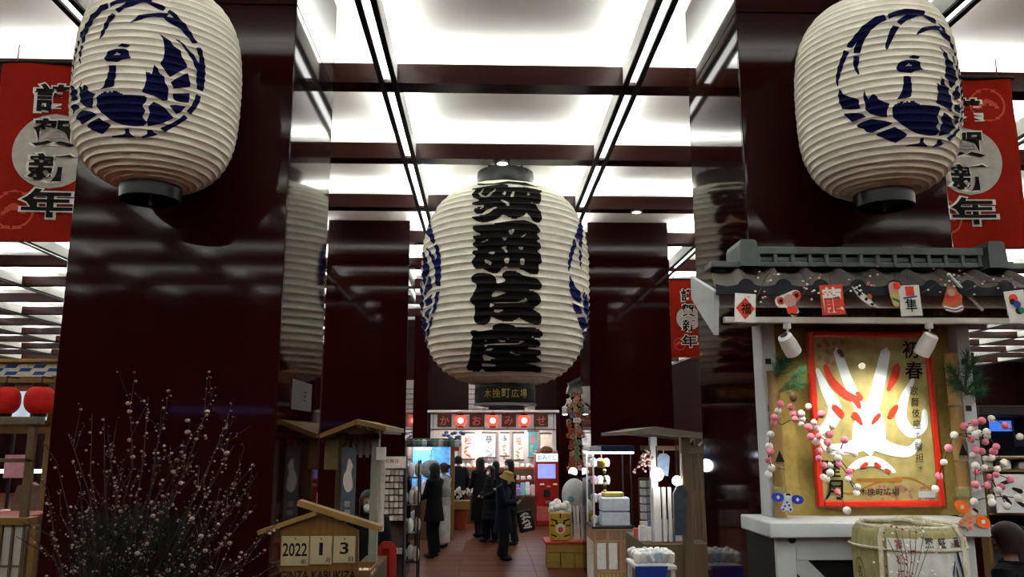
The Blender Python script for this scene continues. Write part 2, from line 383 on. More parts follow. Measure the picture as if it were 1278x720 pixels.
class Lantern:
    def __init__(s, cx, cy, z0, z1, R, ribs=35, n=2.7, cap=.36):
        s.c = (cx, cy); s.R = R; s.ribs = ribs
        zc = (z0 + z1) / 2; tt = (1 - cap ** n) ** (1 / n); Hh = (z1 - z0) / 2 / tt
        N = 600; pts = []
        for i in range(N + 1):
            # even in angle so the shoulders are well sampled
            a = -1 + 2 * i / N; t = tt * math.sin(a * math.pi / 2)
            pts.append((R * (1 - abs(t) ** n) ** (1 / n), zc + Hh * t))
        S = [0]
        for a, b in zip(pts[:-1], pts[1:]): S.append(S[-1] + math.dist(a, b))
        s.pts, s.S, s.L = pts, S, S[-1]; s.dep = R * .017
    def at(s, u):
        import bisect
        u = min(max(u, 0), s.L); i = min(max(bisect.bisect(s.S, u) - 1, 0), len(s.pts) - 2)
        t = (u - s.S[i]) / (s.S[i + 1] - s.S[i]); a, b = s.pts[i], s.pts[i + 1]
        d = math.hypot(b[0] - a[0], b[1] - a[1])
        return a[0] + (b[0] - a[0]) * t, a[1] + (b[1] - a[1]) * t, (b[1] - a[1]) / d, -(b[0] - a[0]) / d
    def surf(s, th, u, off=0):
        r, z, nr, nz = s.at(u); k = u / s.L * s.ribs
        sag = abs(math.sin(math.pi * k)) ** .8
        wob = .0025 * s.R * math.sin(th * 11 + round(k) * 2.4) + .002 * s.R * math.sin(th * 5 + k * .7)
        d = off - s.dep * sag + wob
        r += nr * d; z += nz * d
        return Vector((s.c[0] + r * math.cos(th), s.c[1] + r * math.sin(th), z))
    def levels(s, sub=6): return [s.L * k / (s.ribs * sub) for k in range(s.ribs * sub + 1)]
    def s_of_z(s, z):
        lo, hi = 0, s.L
        for _ in range(40):
            m = (lo + hi) / 2
            if s.at(m)[1] < z: lo = m
            else: hi = m
        return lo
    def unproject(s, px, py):
        r = ray(px, py); best = None
        dc = math.hypot(*s.c); t0 = (dc - s.R * 1.3) / math.hypot(r.x, r.y)
        for i in range(900):
            t = t0 + i * (s.R * 2.6 / 900) / math.hypot(r.x, r.y); p = Vector((0, 0, EYE)) + r * t
            u = s.s_of_z(p.z) if s.pts[0][1] < p.z < s.pts[-1][1] else (0 if p.z <= s.pts[0][1] else s.L)
            rr = math.hypot(p.x - s.c[0], p.y - s.c[1]); e = rr - s.at(u)[0]
            if best is None or e < best[0]: best = (e, p, u)
            if e <= 0: break
        p = best[1]; return math.atan2(p.y - s.c[1], p.x - s.c[0]), best[2]
    def build(s, root, ring=.085, hang=None):
        m = MB(); lv = s.levels(6); n = 112
        for u in lv:
            for k in range(n): m.v.append(s.surf(2 * math.pi * k / n, u))
        for i in range(len(lv) - 1):
            for k in range(n): m.f.append((i * n + k, i * n + (k + 1) % n, (i + 1) * n + (k + 1) % n, (i + 1) * n + k))
        b = m.build('paper_body', PAPER, root, smooth=True, ang=1.0)
        R = s.R; x, y = s.c; zb = s.pts[0][1]; zt = s.pts[-1][1]; rc = s.pts[0][0]
        MB().lathe([(rc * .9, .02), (rc * 1.0, 0.01), (rc * 1.02, -ring * R * .2), (rc * 1.0, -ring * 2.0 * R), (rc * .92, -ring * 2.05 * R), (rc * .9, -ring * 1.2 * R), (0.01, -ring * 1.2 * R)], (x, y, zb), 40, cap=False).build('bottom_ring', BLK, root, smooth=True)
        MB().lathe([(rc * .9, -.02), (rc * 1.0, 0), (rc * 1.02, (hang or ring) * 1.0 * R), (rc * 1.0, (hang or ring) * 1.6 * R), (rc * .9, (hang or ring) * 1.6 * R), (.01, (hang or ring) * 1.2 * R)], (x, y, zt), 40, cap=False).build('top_ring', BLK, root, smooth=True)
        return b
    def paint(s, name, shapes, m, root, dth=0, off=None):
        mb = MB(); o = s.R * .006
        for loops in shapes:
            rows_fill(mb, [[(a + dth, b) for a, b in lp] for lp in loops], s.levels(6), lambda th, u: s.surf(th, u, o), .05)
        return mb.build(name, m, root)
LL = Lantern(-1.805, 4.34, 3.385, 4.50, .43, n=3.0)
LR = Lantern(2.19, 4.34, 3.385, 4.50, .43, n=3.0)
LC = Lantern(.225, 9.74, 2.685, 5.06, 1.01, ribs=36, cap=.34, n=3.0)
eL = LL.unproject(144.9, 68); eR = LR.unproject(1134.3, 82)
CREST = []
for sh in LEFT_SHAPES:
    CREST.append([[(th - eL[0], u - eL[1]) for th, u in (LL.unproject(*p) for p in lp)] for lp in sh])
for sh in RIGHT_SHAPES:
    CREST.append([[(th - eR[0], u - eR[1]) for th, u in (LR.unproject(*p) for p in lp)] for lp in sh])
def crest_at(e, k=1.0): return [[[(th + e[0], u * k + e[1]) for th, u in lp] for lp in sh] for sh in CREST]
for L_, e, nm, lab in ((LL, eL, 'left', 'white ribbed paper lantern with a navy bird crest hung before the left pillar'), (LR, eR, 'right', 'white ribbed paper lantern with a navy bird crest hung above the framed poster kiosk')):
    t = thing('paper_lantern', lab, 'lantern', (L_.c[0], L_.c[1], 3.3))
    L_.build(t)
    L_.paint('bird_crest', crest_at(e), NAVY, t)
    x, y = L_.c; zt = L_.pts[-1][1]
    MB().tube([(x - .12, y, zt + .05), (x, y, zt + .3), (x + .12, y, zt + .05)], .008).tube([(x, y, zt + .3), (x, y, ZB)], .007).build('hanging_cord', DARK, t)
    MB().ball((x, y, 3.3), .012).tube([(x, y, 3.3), (x, y, 3.34)], .006).build('bottom_hook', STEEL, t)
# the big lantern
F_ = lambda *p: cv(p, 580, 220, 5.537)
G_ = lambda *p: cv(p, 580, 335, 5.144)
KAN = [
 [F_((70,55),(200,45),(300,38),(420,46),(520,74),(400,62),(300,52),(200,56))],
 [F_((50,80),(170,62),(290,56),(310,68),(420,70),(520,90),(533,105),(520,115),(530,140),(525,175),(510,190),(440,178),(480,190),(515,225),(535,270),(530,305),(510,320),(480,310),(455,285),(430,250),(410,270),(375,285),(340,290),(300,280),(265,262),(235,285),(190,305),(140,318),(95,312),(60,295),(48,285),(60,277),(110,268),(160,252),(205,225),(226,203),(190,212),(150,232),(120,255),(85,258),(65,240),(62,225),(90,210),(130,200),(60,200),(48,185),(60,172),(100,165),(65,150),(48,125),(55,105),(75,92)),
  F_((95,112),(130,85),(125,95),(112,115),(140,130),(170,115),(210,85),(205,100),(170,132),(130,140),(100,125)), F_((258,120),(280,105),(282,122)), F_((318,125),(335,105),(345,105),(335,140),(318,140)), F_((430,125),(440,113),(452,128)), F_((245,155),(285,165),(310,190),(295,200),(275,180)), F_((100,220),(130,198),(125,212))],
 [F_((55,345),(80,335),(150,338),(220,325),(290,308),(370,300),(430,302),(480,325),(520,360),(525,385),(500,395),(520,430),(500,445),(525,465),(525,500),(505,515),(520,535),(532,565),(530,600),(515,610),(512,660),(500,677),(450,672),(420,655),(380,640),(320,632),(265,630),(240,660),(210,668),(170,662),(120,635),(95,643),(65,630),(48,600),(50,575),(70,555),(70,548),(50,530),(58,510),(90,502),(65,485),(50,465),(75,440),(60,430),(55,412),(75,402),(110,398),(70,380),(52,360)),
  F_((300,375),(345,370),(322,400)), F_((255,422),(295,425),(275,440)), F_((385,420),(425,395),(410,415)), F_((100,458),(160,435),(150,448)), F_((245,490),(290,483),(282,500),(298,515),(285,527),(265,500)), F_((365,487),(405,487),(400,502),(380,500)), F_((160,530),(185,522),(208,525),(200,538),(175,537)), F_((140,575),(185,592),(180,605),(145,600)), F_((275,568),(305,562),(302,598),(278,596)), F_((385,570),(410,565),(412,605),(388,605))],
 [G_((40,70),(55,40),(90,25),(140,28),(185,45),(203,70),(205,95),(235,92),(262,75),(242,55),(243,30),(270,14),(310,14),(350,25),(385,48),(440,55),(480,75),(497,105),(490,130),(465,140),(395,132),(440,145),(480,170),(490,205),(480,230),(440,260),(480,285),(495,320),(490,350),(465,362),(430,355),(390,340),(350,318),(320,335),(280,340),(230,335),(190,318),(168,312),(160,340),(130,362),(95,362),(65,345),(55,320),(62,300),(62,240),(40,225),(33,195),(50,170),(65,140),(75,100),(50,90)),
  G_((195,145),(265,155),(230,168),(195,182),(172,178)), G_((345,215),(385,195),(402,200),(395,212),(360,222)), G_((163,222),(190,235),(163,247)), G_((185,270),(215,265),(245,268),(220,282),(190,280))],
 [G_((38,405),(55,392),(80,402),(130,400),(175,390),(180,370),(215,352),(260,352),(310,365),(340,378),(400,375),(450,380),(490,400),(505,425),(495,440),(470,445),(430,440),(470,460),(490,485),(480,500),(450,508),(390,515),(460,520),(488,530),(490,555),(460,568),(480,580),(490,595),(470,608),(360,618),(430,620),(480,630),(495,650),(485,672),(460,675),(400,662),(300,660),(200,668),(150,668),(115,650),(90,660),(50,660),(15,655),(12,630),(25,600),(35,540),(45,480),(40,460),(50,440),(38,425)),
  G_((125,462),(142,458),(135,472)), G_((125,490),(150,485),(135,505)), G_((130,525),(160,513),(192,517),(165,527)), G_((120,550),(165,570),(210,578),(125,585)), G_((110,612),(150,618),(208,620),(180,630),(120,628)), G_((205,455),(245,465),(285,448),(260,470),(230,472)), G_((345,485),(360,468),(390,465),(370,478)), G_((285,535),(300,535),(330,550),(360,557),(320,555))]]
tC = thing('large_paper_lantern', 'largest white paper lantern with four thick black characters, hung mid corridor', 'lantern', (.225, 9.74, 2.45))
LC.build(tC, ring=.045, hang=.125)
LC.paint('lettering', [[crm([LC.unproject(*p) for p in lp], 3) for lp in sh] for sh in KAN], INK, tC)
k = LC.R / LL.R
kk = 1.06
for sgn, thc in ((1, math.radians(-90 - 93)), (-1, math.radians(-90 + 104))):
    # crest centre is .22 rad right of the eye
    LC.paint('bird_crest', crest_at((thc - .22, LC.s_of_z(3.99)), k * kk * .86), NAVY if 0 else mat('blue_ink', (.010, .014, .11), .9, spec=.06), tC)
x, y = LC.c
MB().tube([(x + .2, y, 5.3), (x + .2, y, ZC)], .012).tube([(x - .2, y, 5.3), (x - .2, y, ZC)], .012).build('hanging_cord', DARK, tC)
# name plate drum under the big lantern
zb = LC.pts[0][1]
MB().lathe([(.33, .0), (.355, -.02), (.355, -.17), (.33, -.185), (.05, -.185)], (x, y, zb - .03), 48, cap=False).build('name_drum', BLK, tC, smooth=True)
MB().lathe([(.345, -.185), (.365, -.19), (.365, -.215), (.30, -.22)], (x, y, zb - .03), 48, cap=False).build('drum_ring', STEEL, tC, smooth=True)
gm = MB()
for i, ch in enumerate('木挽町広場'):
    put(gm, ch, lambda a, b: Vector((x + .359 * math.sin(a / .355), y - .359 * math.cos(a / .355), zb - .115 + b)), (i - 2) * .108, 0, .092, .10, .012)
gm.build('gold_lettering', mat('gold_leaf', (.55, .38, .08), .35, metal=.6), tC)
# ---------------- red new year banners ----------------
def stroke(pts, taper=True):
    """outline of a brush stroke given as (x, y, width)"""
    sp = []
    n = len(pts)
    for i in range(n - 1):
        p0 = Vector(pts[max(i - 1, 0)]); p1 = Vector(pts[i]); p2 = Vector(pts[i + 1]); p3 = Vector(pts[min(i + 2, n - 1)])
        for j in range(5):
            t = j / 5; sp.append(.5 * ((2 * p1) + (p2 - p0) * t + (2 * p0 - 5 * p1 + 4 * p2 - p3) * t * t + (3 * p1 - p0 - 3 * p2 + p3) * t ** 3))
    sp.append(Vector(pts[-1])); L = []; R = []
    for i, p in enumerate(sp):
        d = sp[min(i + 1, len(sp) - 1)] - sp[max(i - 1, 0)]; d = Vector((d.x, d.y)).normalized(); q = Vector((-d.y, d.x)) * p.z / 2
        L.append((p.x + q.x, p.y + q.y)); R.append((p.x - q.x, p.y - q.y))
    d0 = (Vector((sp[0].x, sp[0].y)) - Vector((sp[1].x, sp[1].y))).normalized() * sp[0].z / 2
    d1 = (Vector((sp[-1].x, sp[-1].y)) - Vector((sp[-2].x, sp[-2].y))).normalized() * sp[-1].z / 2
    a = [(sp[0].x + d0.x, sp[0].y + d0.y)]; b = [(sp[-1].x + d1.x, sp[-1].y + d1.y)]
    return L + b + R[::-1] + a
def disc(c, r, n=40): return [(c[0] + r * math.cos(2 * math.pi * k / n), c[1] + r * math.sin(2 * math.pi * k / n)) for k in range(n)]
def flat(mb, poly, fn): return mb.add([fn(*p) for p in poly], [tuple(range(len(poly)))])
def banner(x0, x1, z0, z1, Y, label, ph):
    t = thing('new_year_banner', label, 'banner', ((x0 + x1) / 2, Y, z0), group='red new year banners')
    W = x1 - x0; Hh = z1 - z0; cx = (x0 + x1) / 2
    def wave(a, b): return .012 * math.sin(a * 7 + ph) + .006 * math.sin(b * 9 + a * 3 + ph)
    def fn(off): return lambda a, b: Vector((cx + a, Y - off + wave(a, b), z0 + b))
    m = MB(); nx, nz = 14, 24
    for o in (0, -.004):
        f = fn(o); q = len(m.v)
        for j in range(nz + 1):
            for i in range(nx + 1): m.v.append(f(-W / 2 + W * i / nx, Hh * j / nz))
        for j in range(nz):
            for i in range(nx):
                a = q + j * (nx + 1) + i; m.f.append((a, a + 1, a + nx + 2, a + nx + 1))
    m.build('cloth', RED, t, smooth=True)
    m = MB(); lv = [Hh * k / 60 for k in range(61)]
    rows_fill(m, [disc((.0, Hh * .5), W * .33)], lv, fn(.004), .05); m.build('sun_disc', PALE, t)
    for c in ((-W * .27, Hh * .17), (W * .25, Hh * .84)):
        m = MB()
        rows_fill(m, [disc(c, W * .17), disc(c, W * .15)], lv, fn(.004), .05); rows_fill(m, [stroke([(c[0] - .08, c[1] - .03, .03), (c[0], c[1] + .03, .05), (c[0] + .08, c[1] - .02, .03)])], lv, fn(.004), .05)
        m.build('faint_crest', mat('banner_red_light', (.56, .075, .035), .75), t)
    ma = MB(); mb_ = MB()
    for i, ch in enumerate('謹賀新年'):
        zc = Hh * (.80 - .197 * i); sx = W * .36 if i < 3 else W * .42
        put(ma, ch, fn(.008), W * .0, zc, sx * 1.16, Hh * .178, .055); put(mb_, ch, fn(.013), W * .0, zc, sx, Hh * .158, .026)
    ma.build('letter_outline', WHITE, t); mb_.build('lettering', INK, t)
    MB().tube([(x0 - .03, Y, z1 + .01), (x1 + .03, Y, z1 + .01)], .016, 10).build('rod', DARK, t, smooth=True)
    for sx in (.12, .88):
        MB().tube([(x0 + W * sx, Y, z1), (x0 + W * sx, Y, ZB + .05)], .006, 5).build('cord', RED, t)
a = P(4, 79, 6.2); b = P(131, 302, 6.2); banner(a.x, b.x, b.z, a.z, 6.2, 'red new year banner with black characters hanging left of the left pillar', .3)
a = P(1127, 97, 6.2); b = P(1272, 309, 6.2); banner(P(1138, 150, 6.2).x, P(1266, 150, 6.2).x, b.z, a.z, 6.2, 'red new year banner half hidden behind the right hanging lantern', 1.7)
a = P(835, 349, 15.2); b = P(884, 446, 15.2); banner(a.x, b.x, b.z, a.z, 15.2, 'smallest, farthest red new year banner right of the big lantern', 2.9)

# ---------------- poster kiosk before the right pillar ----------------
KY = 4.60
xl = P(951, 560, KY).x; xr = P(1212, 560, KY).x
kz = P(1090, 651, 4.25).z
roofz = P(1080, 399, 4.2).z
tk = thing('poster_kiosk', 'pale grey display kiosk with tiled roof and gold back panel against the right pillar', 'kiosk', ((xl + xr) / 2, KY, 0))
MB().box(xl + .03, KY, kz, xr - .03, KY + .06, roofz + .15).build('back_panel', GOLD, tk)
for x in (xl, xr - .075):
    o = MB().box(x, KY - .09, kz, x + .075, KY + .07, roofz + .1, .004).build('post', GREYW, tk)
    for zz in (.55, .8):
        MB().box(x + .015, KY - .094, kz + (roofz - kz) * zz, x + .045, KY - .085, kz + (roofz - kz) * zz + .03).build('bolt_plate', DARK, o)
MB().box(P(958, 655, 4.25).x, 4.22, kz - .075, P(1232, 655, 4.25).x, KY + .1, kz, .006).build('ledge', GREYW, tk)
cx0 = P(968, 700, 4.3).x; cx1 = P(1217, 700, 4.3).x
MB().box(cx0, 4.31, .08, cx1, KY + .15, kz - .075).build('cabinet_body', DARK, tk)
for x in (cx0, cx1 - .1): MB().box(x, 4.285, .05, x + .1, 4.31, kz - .075, .003).build('frame_stile', GREYW, tk)
MB().box(cx0 + .1, 4.285, kz - .19, cx1 - .1, 4.31, kz - .075, .003).build('frame_rail', GREYW, tk)
MB().box(cx0 + .1, 4.285, .05, cx1 - .1, 4.31, .22, .003).build('frame_rail', GREYW, tk)
zt = kz - .19; zw = .44
for x in (cx0 + .1, cx1 - .1 - zw, cx0 + .1 + zw):
    if x + zw > cx1 - .05: continue
    for k in range(3):
        z1 = zt - k * zw
        if z1 - zw < .1: continue
        MB().bar((x, 4.296, z1), (x + zw, 4.296, z1 - zw), .014, .085).build('brace', GREYW, tk)
        MB().bar((x + zw, 4.30, z1), (x, 4.30, z1 - zw), .014, .085).build('brace', GREYW, tk)
kn = P(988, 673, 4.28); MB().ball((kn.x, 4.275, kn.z), .02).build('knob', DARK, tk)
# roof
EY, RY = 4.12, 4.56
ez = P(1080, 359, EY).z; elo = P(1080, 369, EY).z; rz = P(1080, 338, RY).z
rx0 = P(890, 350, 4.15).x; rx1 = P(1300, 350, 4.15).x
nt_ = 9; tw = (rx1 - rx0) / nt_
slope = Vector((0, RY - EY, rz - ez))
for i in range(nt_):
    m = MB(); x = rx0 + i * tw; N = 10; pr = []
    for k in range(N + 1):
        u = k / N; h = -.010 * math.sin(min(u / .62, 1) * math.pi) + (.030 * math.sin((u - .62) / .38 * math.pi) if u > .62 else 0)
        pr.append((x + u * tw, h))
    q = [Vector((a, EY, ez + b)) for a, b in pr]; lean = Vector((.10, 0, 0))
    m.add(q + [p + slope + lean for p in q] + [p - Vector((0, 0, .014)) for p in q] + [p - Vector((0, 0, .014)) + slope + lean for p in q],
          [(k, k + 1, N + 2 + k, N + 1 + k) for k in range(N)] + [(2 * N + 2 + k, 3 * N + 3 + k, 3 * N + 4 + k, 2 * N + 3 + k) for k in range(N)] + [(0, N + 1, 3 * N + 3, 2 * N + 2), (N, 2 * N + 2 + N, 3 * N + 3 + N, 2 * N + 1)])
    o = m.build('roof_tile', TILE, tk, smooth=True, ang=.5)
    m = MB(); e = [p + Vector((0, -.015, .012)) for p in q]; lo = [Vector((p.x, EY - .015, elo)) for k, p in enumerate(q)]
    m.add(e + lo + [p + Vector((0, .02, 0)) for p in e] + [p + Vector((0, .02, 0)) for p in lo],
          [(k, k + 1, N + 2 + k, N + 1 + k) for k in range(N)] + [(k, k + 1, 2 * N + 3 + k, 2 * N + 2 + k) for k in range(N)] + [(N + 1 + k, N + 2 + k, 3 * N + 4 + k, 3 * N + 3 + k) for k in range(N)])
    cxm = x + tw * .81
    m.add([(cxm + .045 * math.cos(a * math.pi / 8), EY - .02, ez - .005 + .045 * math.sin(a * math.pi / 8)) for a in range(16)], [tuple(range(16))])
    m.build('eave_tile', TILED, tk)
# ridge: two bars and shaped ends
rb = [P(925, 322, RY), P(1226, 322, RY)]
r0 = P(930, 320, RY).x; r1 = P(1222, 320, RY).x
for y0, y1, dy in ((313, 322, .03), (324, 330, 0), (331, 337, .02)):
    za = P(1080, y1, RY).z; zb_ = P(1080, y0, RY).z
    o = MB().box(r0, RY - .06 - dy, za, r1, RY + .1, zb_, .004).build('ridge_bar', RIDGE, tk)
for k in range(14):
    x = r0 + (r1 - r0) * (k + .5) / 14
    MB().box(x - .01, RY - .085, P(1080, 336, RY).z, x + .01, RY - .06, P(1080, 315, RY).z, .002).build('ridge_pin', RIDGE, tk)
for x in (P(925, 320, RY).x, P(1226, 320, RY).x):
    za = P(1080, 339, RY).z; zb_ = P(1080, 307, RY).z
    MB().prism([(x - .05, RY - .14, za), (x + .055, RY - .14, za), (x + .055, RY - .14, za + .06), (x + .045, RY - .14, zb_ - .01), (x + .03, RY - .14, zb_), (x - .04, RY - .14, zb_), (x - .05, RY - .14, zb_ - .03)], (0, .26, 0)).build('ridge_end', mat('ridge_end_grey', (.10, .115, .115), .5), tk)
    sx = -1 if x < 2 else 1
    MB().box(min(x, x + sx * .2), RY - .1, za, max(x, x + sx * .2), RY + .05, za + .035, .004).build('ridge_wing', RIDGE, tk)
# gable ends, fascia, lattice, rail
for sx, x in ((-1, rx0), (1, rx1)):
    MB().prism([(x, EY + .02, ez - .02), (x, EY + .06, ez - .24), (x, RY + .05, rz - .16), (x, RY + .05, rz - .03)], (.025 * -sx, 0, 0)).build('gable_board', GREYW, tk)
fz0 = P(1080, 384, 4.22).z; fz1 = P(1080, 364, 4.22).z
MB().box(rx0 + .02, 4.2, fz0, rx1 - .02, 4.24, fz1, .004).build('fascia', GREYW, tk)
lz0 = P(1080, 396, 4.3).z; lz1 = P(1080, 383, 4.3).z
m = MB(); x = xl - .05
while x < xr + .05:
    m.box(x, 4.29, lz0, x + .008, 4.30, lz1); x += .026
for k in range(4): m.box(xl - .05, 4.285, lz0 + (lz1 - lz0) * k / 3 - .004, xr + .05, 4.29, lz0 + (lz1 - lz0) * k / 3 + .004)
o = m.build('lattice', WOODB, tk); o['kind'] = 'stuff'
MB().box(xl - .1, 4.31, lz0 - .01, xr + .1, KY, lz1 + .06).build('soffit', WOODB, tk)
ra = P(903, 399, 4.2); rb_ = P(1285, 399, 4.2)
MB().box(ra.x, 4.185, ra.z - .016, rb_.x, 4.215, ra.z + .014, .003).build('lamp_rail', METW, tk)
MB().tube([(rx1 - .3, 4.2, ez - .1), (rx1 - .55, 4.05, ez + .06)], .008, 6).build('stay_rod', METW, tk)
# framed poster
PY = KY - .05
a0 = P(1006, 413, PY); a1 = P(1160, 413, PY); pb = P(1090, 633, PY).z; pt = P(1090, 413, PY).z
px0, px1 = a0.x, P(1160, 413, PY).x
tp = thing('framed_poster', 'red framed gold poster with a white and red painted stage face', 'poster', ((px0 + px1) / 2, PY, pb))
fr = MB(); fw_ = .036
REDF = mat('frame_red', (.62, .035, .015), .3, coat=.3, var=.04)
MB().box(px0 + .01, PY + .02, pb + .01, px1 - .01, PY + .045, pt - .01).build('backing_board', DARK, tp)
for b_ in ((px0, pb, px0 + fw_, pt), (px1 - fw_, pb, px1, pt), (px0 + fw_, pb, px1 - fw_, pb + fw_), (px0 + fw_, pt - fw_, px1 - fw_, pt)):
    MB().box(b_[0], PY - .012, b_[1], b_[2], PY + .03, b_[3], .008).build('frame_side', REDF, tp)
MB().box(px0 + fw_, PY + .005, pb + fw_, px1 - fw_, PY + .02, pt - fw_).build('poster_sheet', mat('poster_gold', (.46, .35, .12), .5, var=.18, scale=14), tp)
def K_(d):
    def f(a, b):
        v = P(940 + a / 2.77, 400 + b / 2.77, PY + .005 - d); return v
    return f
m = MB()
for iw, pts in enumerate(([(292, 105, 30), (318, 185, 34), (348, 255, 36), (372, 305, 40)], [(458, 108, 34), (440, 190, 42), (424, 260, 44), (405, 310, 60)], [(222, 170, 14), (248, 232, 32), (282, 300, 46), (268, 352, 44), (228, 385, 22)],
            [(552, 205, 14), (522, 270, 30), (512, 340, 40), (545, 385, 40), (588, 365, 30), (592, 312, 16)], [(404, 300, 60), (402, 360, 110), (400, 420, 110), (402, 440, 60)],
            [(232, 402, 18), (268, 442, 36), (330, 440, 44), (395, 415, 60)], [(572, 418, 22), (540, 452, 36), (478, 445, 44), (410, 415, 60)], [(325, 522, 14), (362, 496, 30), (410, 486, 36), (452, 500, 30), (488, 522, 12)])):
    flat(m, stroke(pts), K_(.0012 + .0003 * iw))
m.build('white_face_paint', mat('poster_white', (.85, .84, .80), .5, var=.02), tp)
m = MB()
for pts in ([(250, 158, 18), (272, 208, 26), (318, 254, 28), (352, 272, 24), (368, 300, 14)], [(360, 250, 14), (372, 270, 20)], [(497, 160, 26), (487, 198, 28), (468, 238, 14)], [(280, 298, 20), (296, 314, 24), (306, 328, 22)],
            [(496, 298, 18), (482, 318, 24), (474, 330, 20)], [(350, 324, 20), (362, 338, 20), (376, 358, 8)], [(436, 326, 16), (424, 340, 18), (412, 356, 8)],
            [(330, 528, 14), (345, 518, 14)], [(374, 506, 10), (392, 496, 16)], [(424, 496, 14), (440, 506, 10)], [(458, 516, 12), (474, 522, 8)]):
    flat(m, stroke(pts), K_(.0042 + .00002 * len(m.v)))
m.build('red_face_paint', mat('poster_red', (.62, .04, .015), .5, var=.04), tp)
m = MB()
kf = K_(.0085)
for ch, a, b, sw, sh in (('初', 545, 100, 58, 62), ('春', 556, 172, 62, 60)): put(m, ch, lambda u, v: kf(u, -v), a, -b, sw, sh, .015)
for i, ch in enumerate('歌舞伎座で験担ぎ'): put(m, ch, lambda u, v: kf(u, -v), 556 + i * 3.2, -(243 + i * 38.5), 27 if ch not in 'でぎ' else 18, 31 if ch not in 'でぎ' else 18, .0)
for ch, a, b in (('睦', 272, 510), ('月', 280, 585)): put(m, ch, lambda u, v: kf(u, -v), a, -b, 62, 62 if ch == '睦' else 68, .012)
put(m, '木挽町広場', lambda u, v: kf(u, -v), 436, -592, 140, 24, .01)
m.build('brush_lettering', INK, tp)
m = MB(); rnd = random.Random(4)
for k in range(46): flat(m, disc((rnd.uniform(395, 640), rnd.uniform(568, 622)), 6, 10), K_(.0012))
for k in range(24): flat(m, disc((rnd.choice([240, 250, 540]) + rnd.uniform(-15, 60), rnd.uniform(65, 150)), 9, 10), K_(.0012))
m.build('pink_blossom_print', mat('poster_pink', (.60, .25, .17), .6), tp)
m = MB(); flat(m, stroke([(250, 560, 5), (330, 600, 8), (430, 560, 8), (540, 545, 8), (625, 590, 6)]), K_(.001)); flat(m, stroke([(360, 552, 14), (510, 552, 14)]), K_(.0022)); m.build('orange_wave_print', mat('poster_orange', (.55, .22, .03), .6), tp)
m = MB(); flat(m, [(572, 590), (630, 590), (630, 612), (572, 612)], K_(.003)); m.build('caption_box', WHITE, tp)
MB().add([(px0 + fw_, PY - .009, pb + fw_), (px1 - fw_, PY - .009, pb + fw_), (px1 - fw_, PY - .009, pt - fw_), (px0 + fw_, PY - .009, pt - fw_)], [(0, 1, 2, 3)]).build('glazing', GLASS, tp)
# two spot lamps on the rail
for px_, tip, lab, tg, pw in ((982, (985, 430), 'white spot lamp on the rail above the poster, the left one', P(1065, 570, PY), 13), (1159, (1156, 430), 'white spot lamp on the rail above the poster, the right one', P(1078, 570, PY), 40)):
    top = P(px_, 403, 4.2); c = P(tip[0], tip[1], 4.17)
    t = thing('spot_lamp', lab, 'lamp', (top.x, 4.2, top.z), group=None)
    MB().lathe([(.02, 0), (.02, -.03)], (top.x, 4.2, top.z), 12).build('mount', METW, t)
    MB().tube([(top.x, 4.2, top.z - .02), (top.x, 4.19, top.z - .09), (c.x, c.y, c.z)], .006, 6).build('arm', METW, t)
    d = (tg - c).normalized(); rot = d.to_track_quat('-Z', 'Y').to_matrix()
    m = MB(); m.lathe([(.02, .065), (.036, .055), (.042, .0), (.042, -.055), (.036, -.055), (.034, -.02), (.01, -.015)], (0, 0, 0), 20, cap=False)
    m.v = [rot @ p + c for p in m.v]; m.build('lamp_head', METW, t, smooth=True)
    l = bpy.data.lights.new('spot', 'SPOT'); l.energy = pw; l.spot_size = math.radians(100); l.spot_blend = 1; l.color = (1, .93, .8); l.shadow_soft_size = .02
    lo = bpy.data.objects.new('spot_light', l); C.objects.link(lo); lo.parent = t; lo.location = WL[t.name].inverted() @ (c + d * .06); lo.rotation_euler = d.to_track_quat('-Z', 'Y').to_euler()
# bamboo posts and pine sprays on both sides of the panel
BAMB = mat('bamboo', (.40, .26, .10), .4, var=.15, scale=8, vec=(1, 1, .3))
PINE = mat('pine_green', (.035, .13, .055), .6, var=.4, scale=30)
for px_, y0, y1, lab in ((975, 462, 650, 'cut bamboo post left of the poster'), (1205, 440, 640, 'cut bamboo post right of the poster')):
    b = P(px_, y1, KY - .12); tt_ = P(px_, y0, KY - .12)
    t = thing('bamboo_post', lab, 'bamboo', (b.x, b.y, kz))
    n = 3; zz = [kz + (tt_.z - kz) * k / n for k in range(n + 1)]
    for k in range(n):
        MB().lathe([(.036, zz[k] + .004), (.032, zz[k] + .02), (.032, zz[k + 1] - .02), (.036, zz[k + 1] - .004)], (b.x, b.y, 0), 14).build('bamboo_section', BAMB, t, smooth=True)
    MB().prism([(b.x - .025, b.y - .036, zz[1] + .03), (b.x + .025, b.y - .036, zz[1] + .03), (b.x + .0, b.y - .036, zz[1] + .09)], (0, .006, 0)).build('notch', DARK, t)
    MB().lathe([(.037, kz + .10), (.04, kz + .11), (.04, kz + .15), (.037, kz + .16)], (b.x, b.y, 0), 14).build('rope_band', STRAW, t)
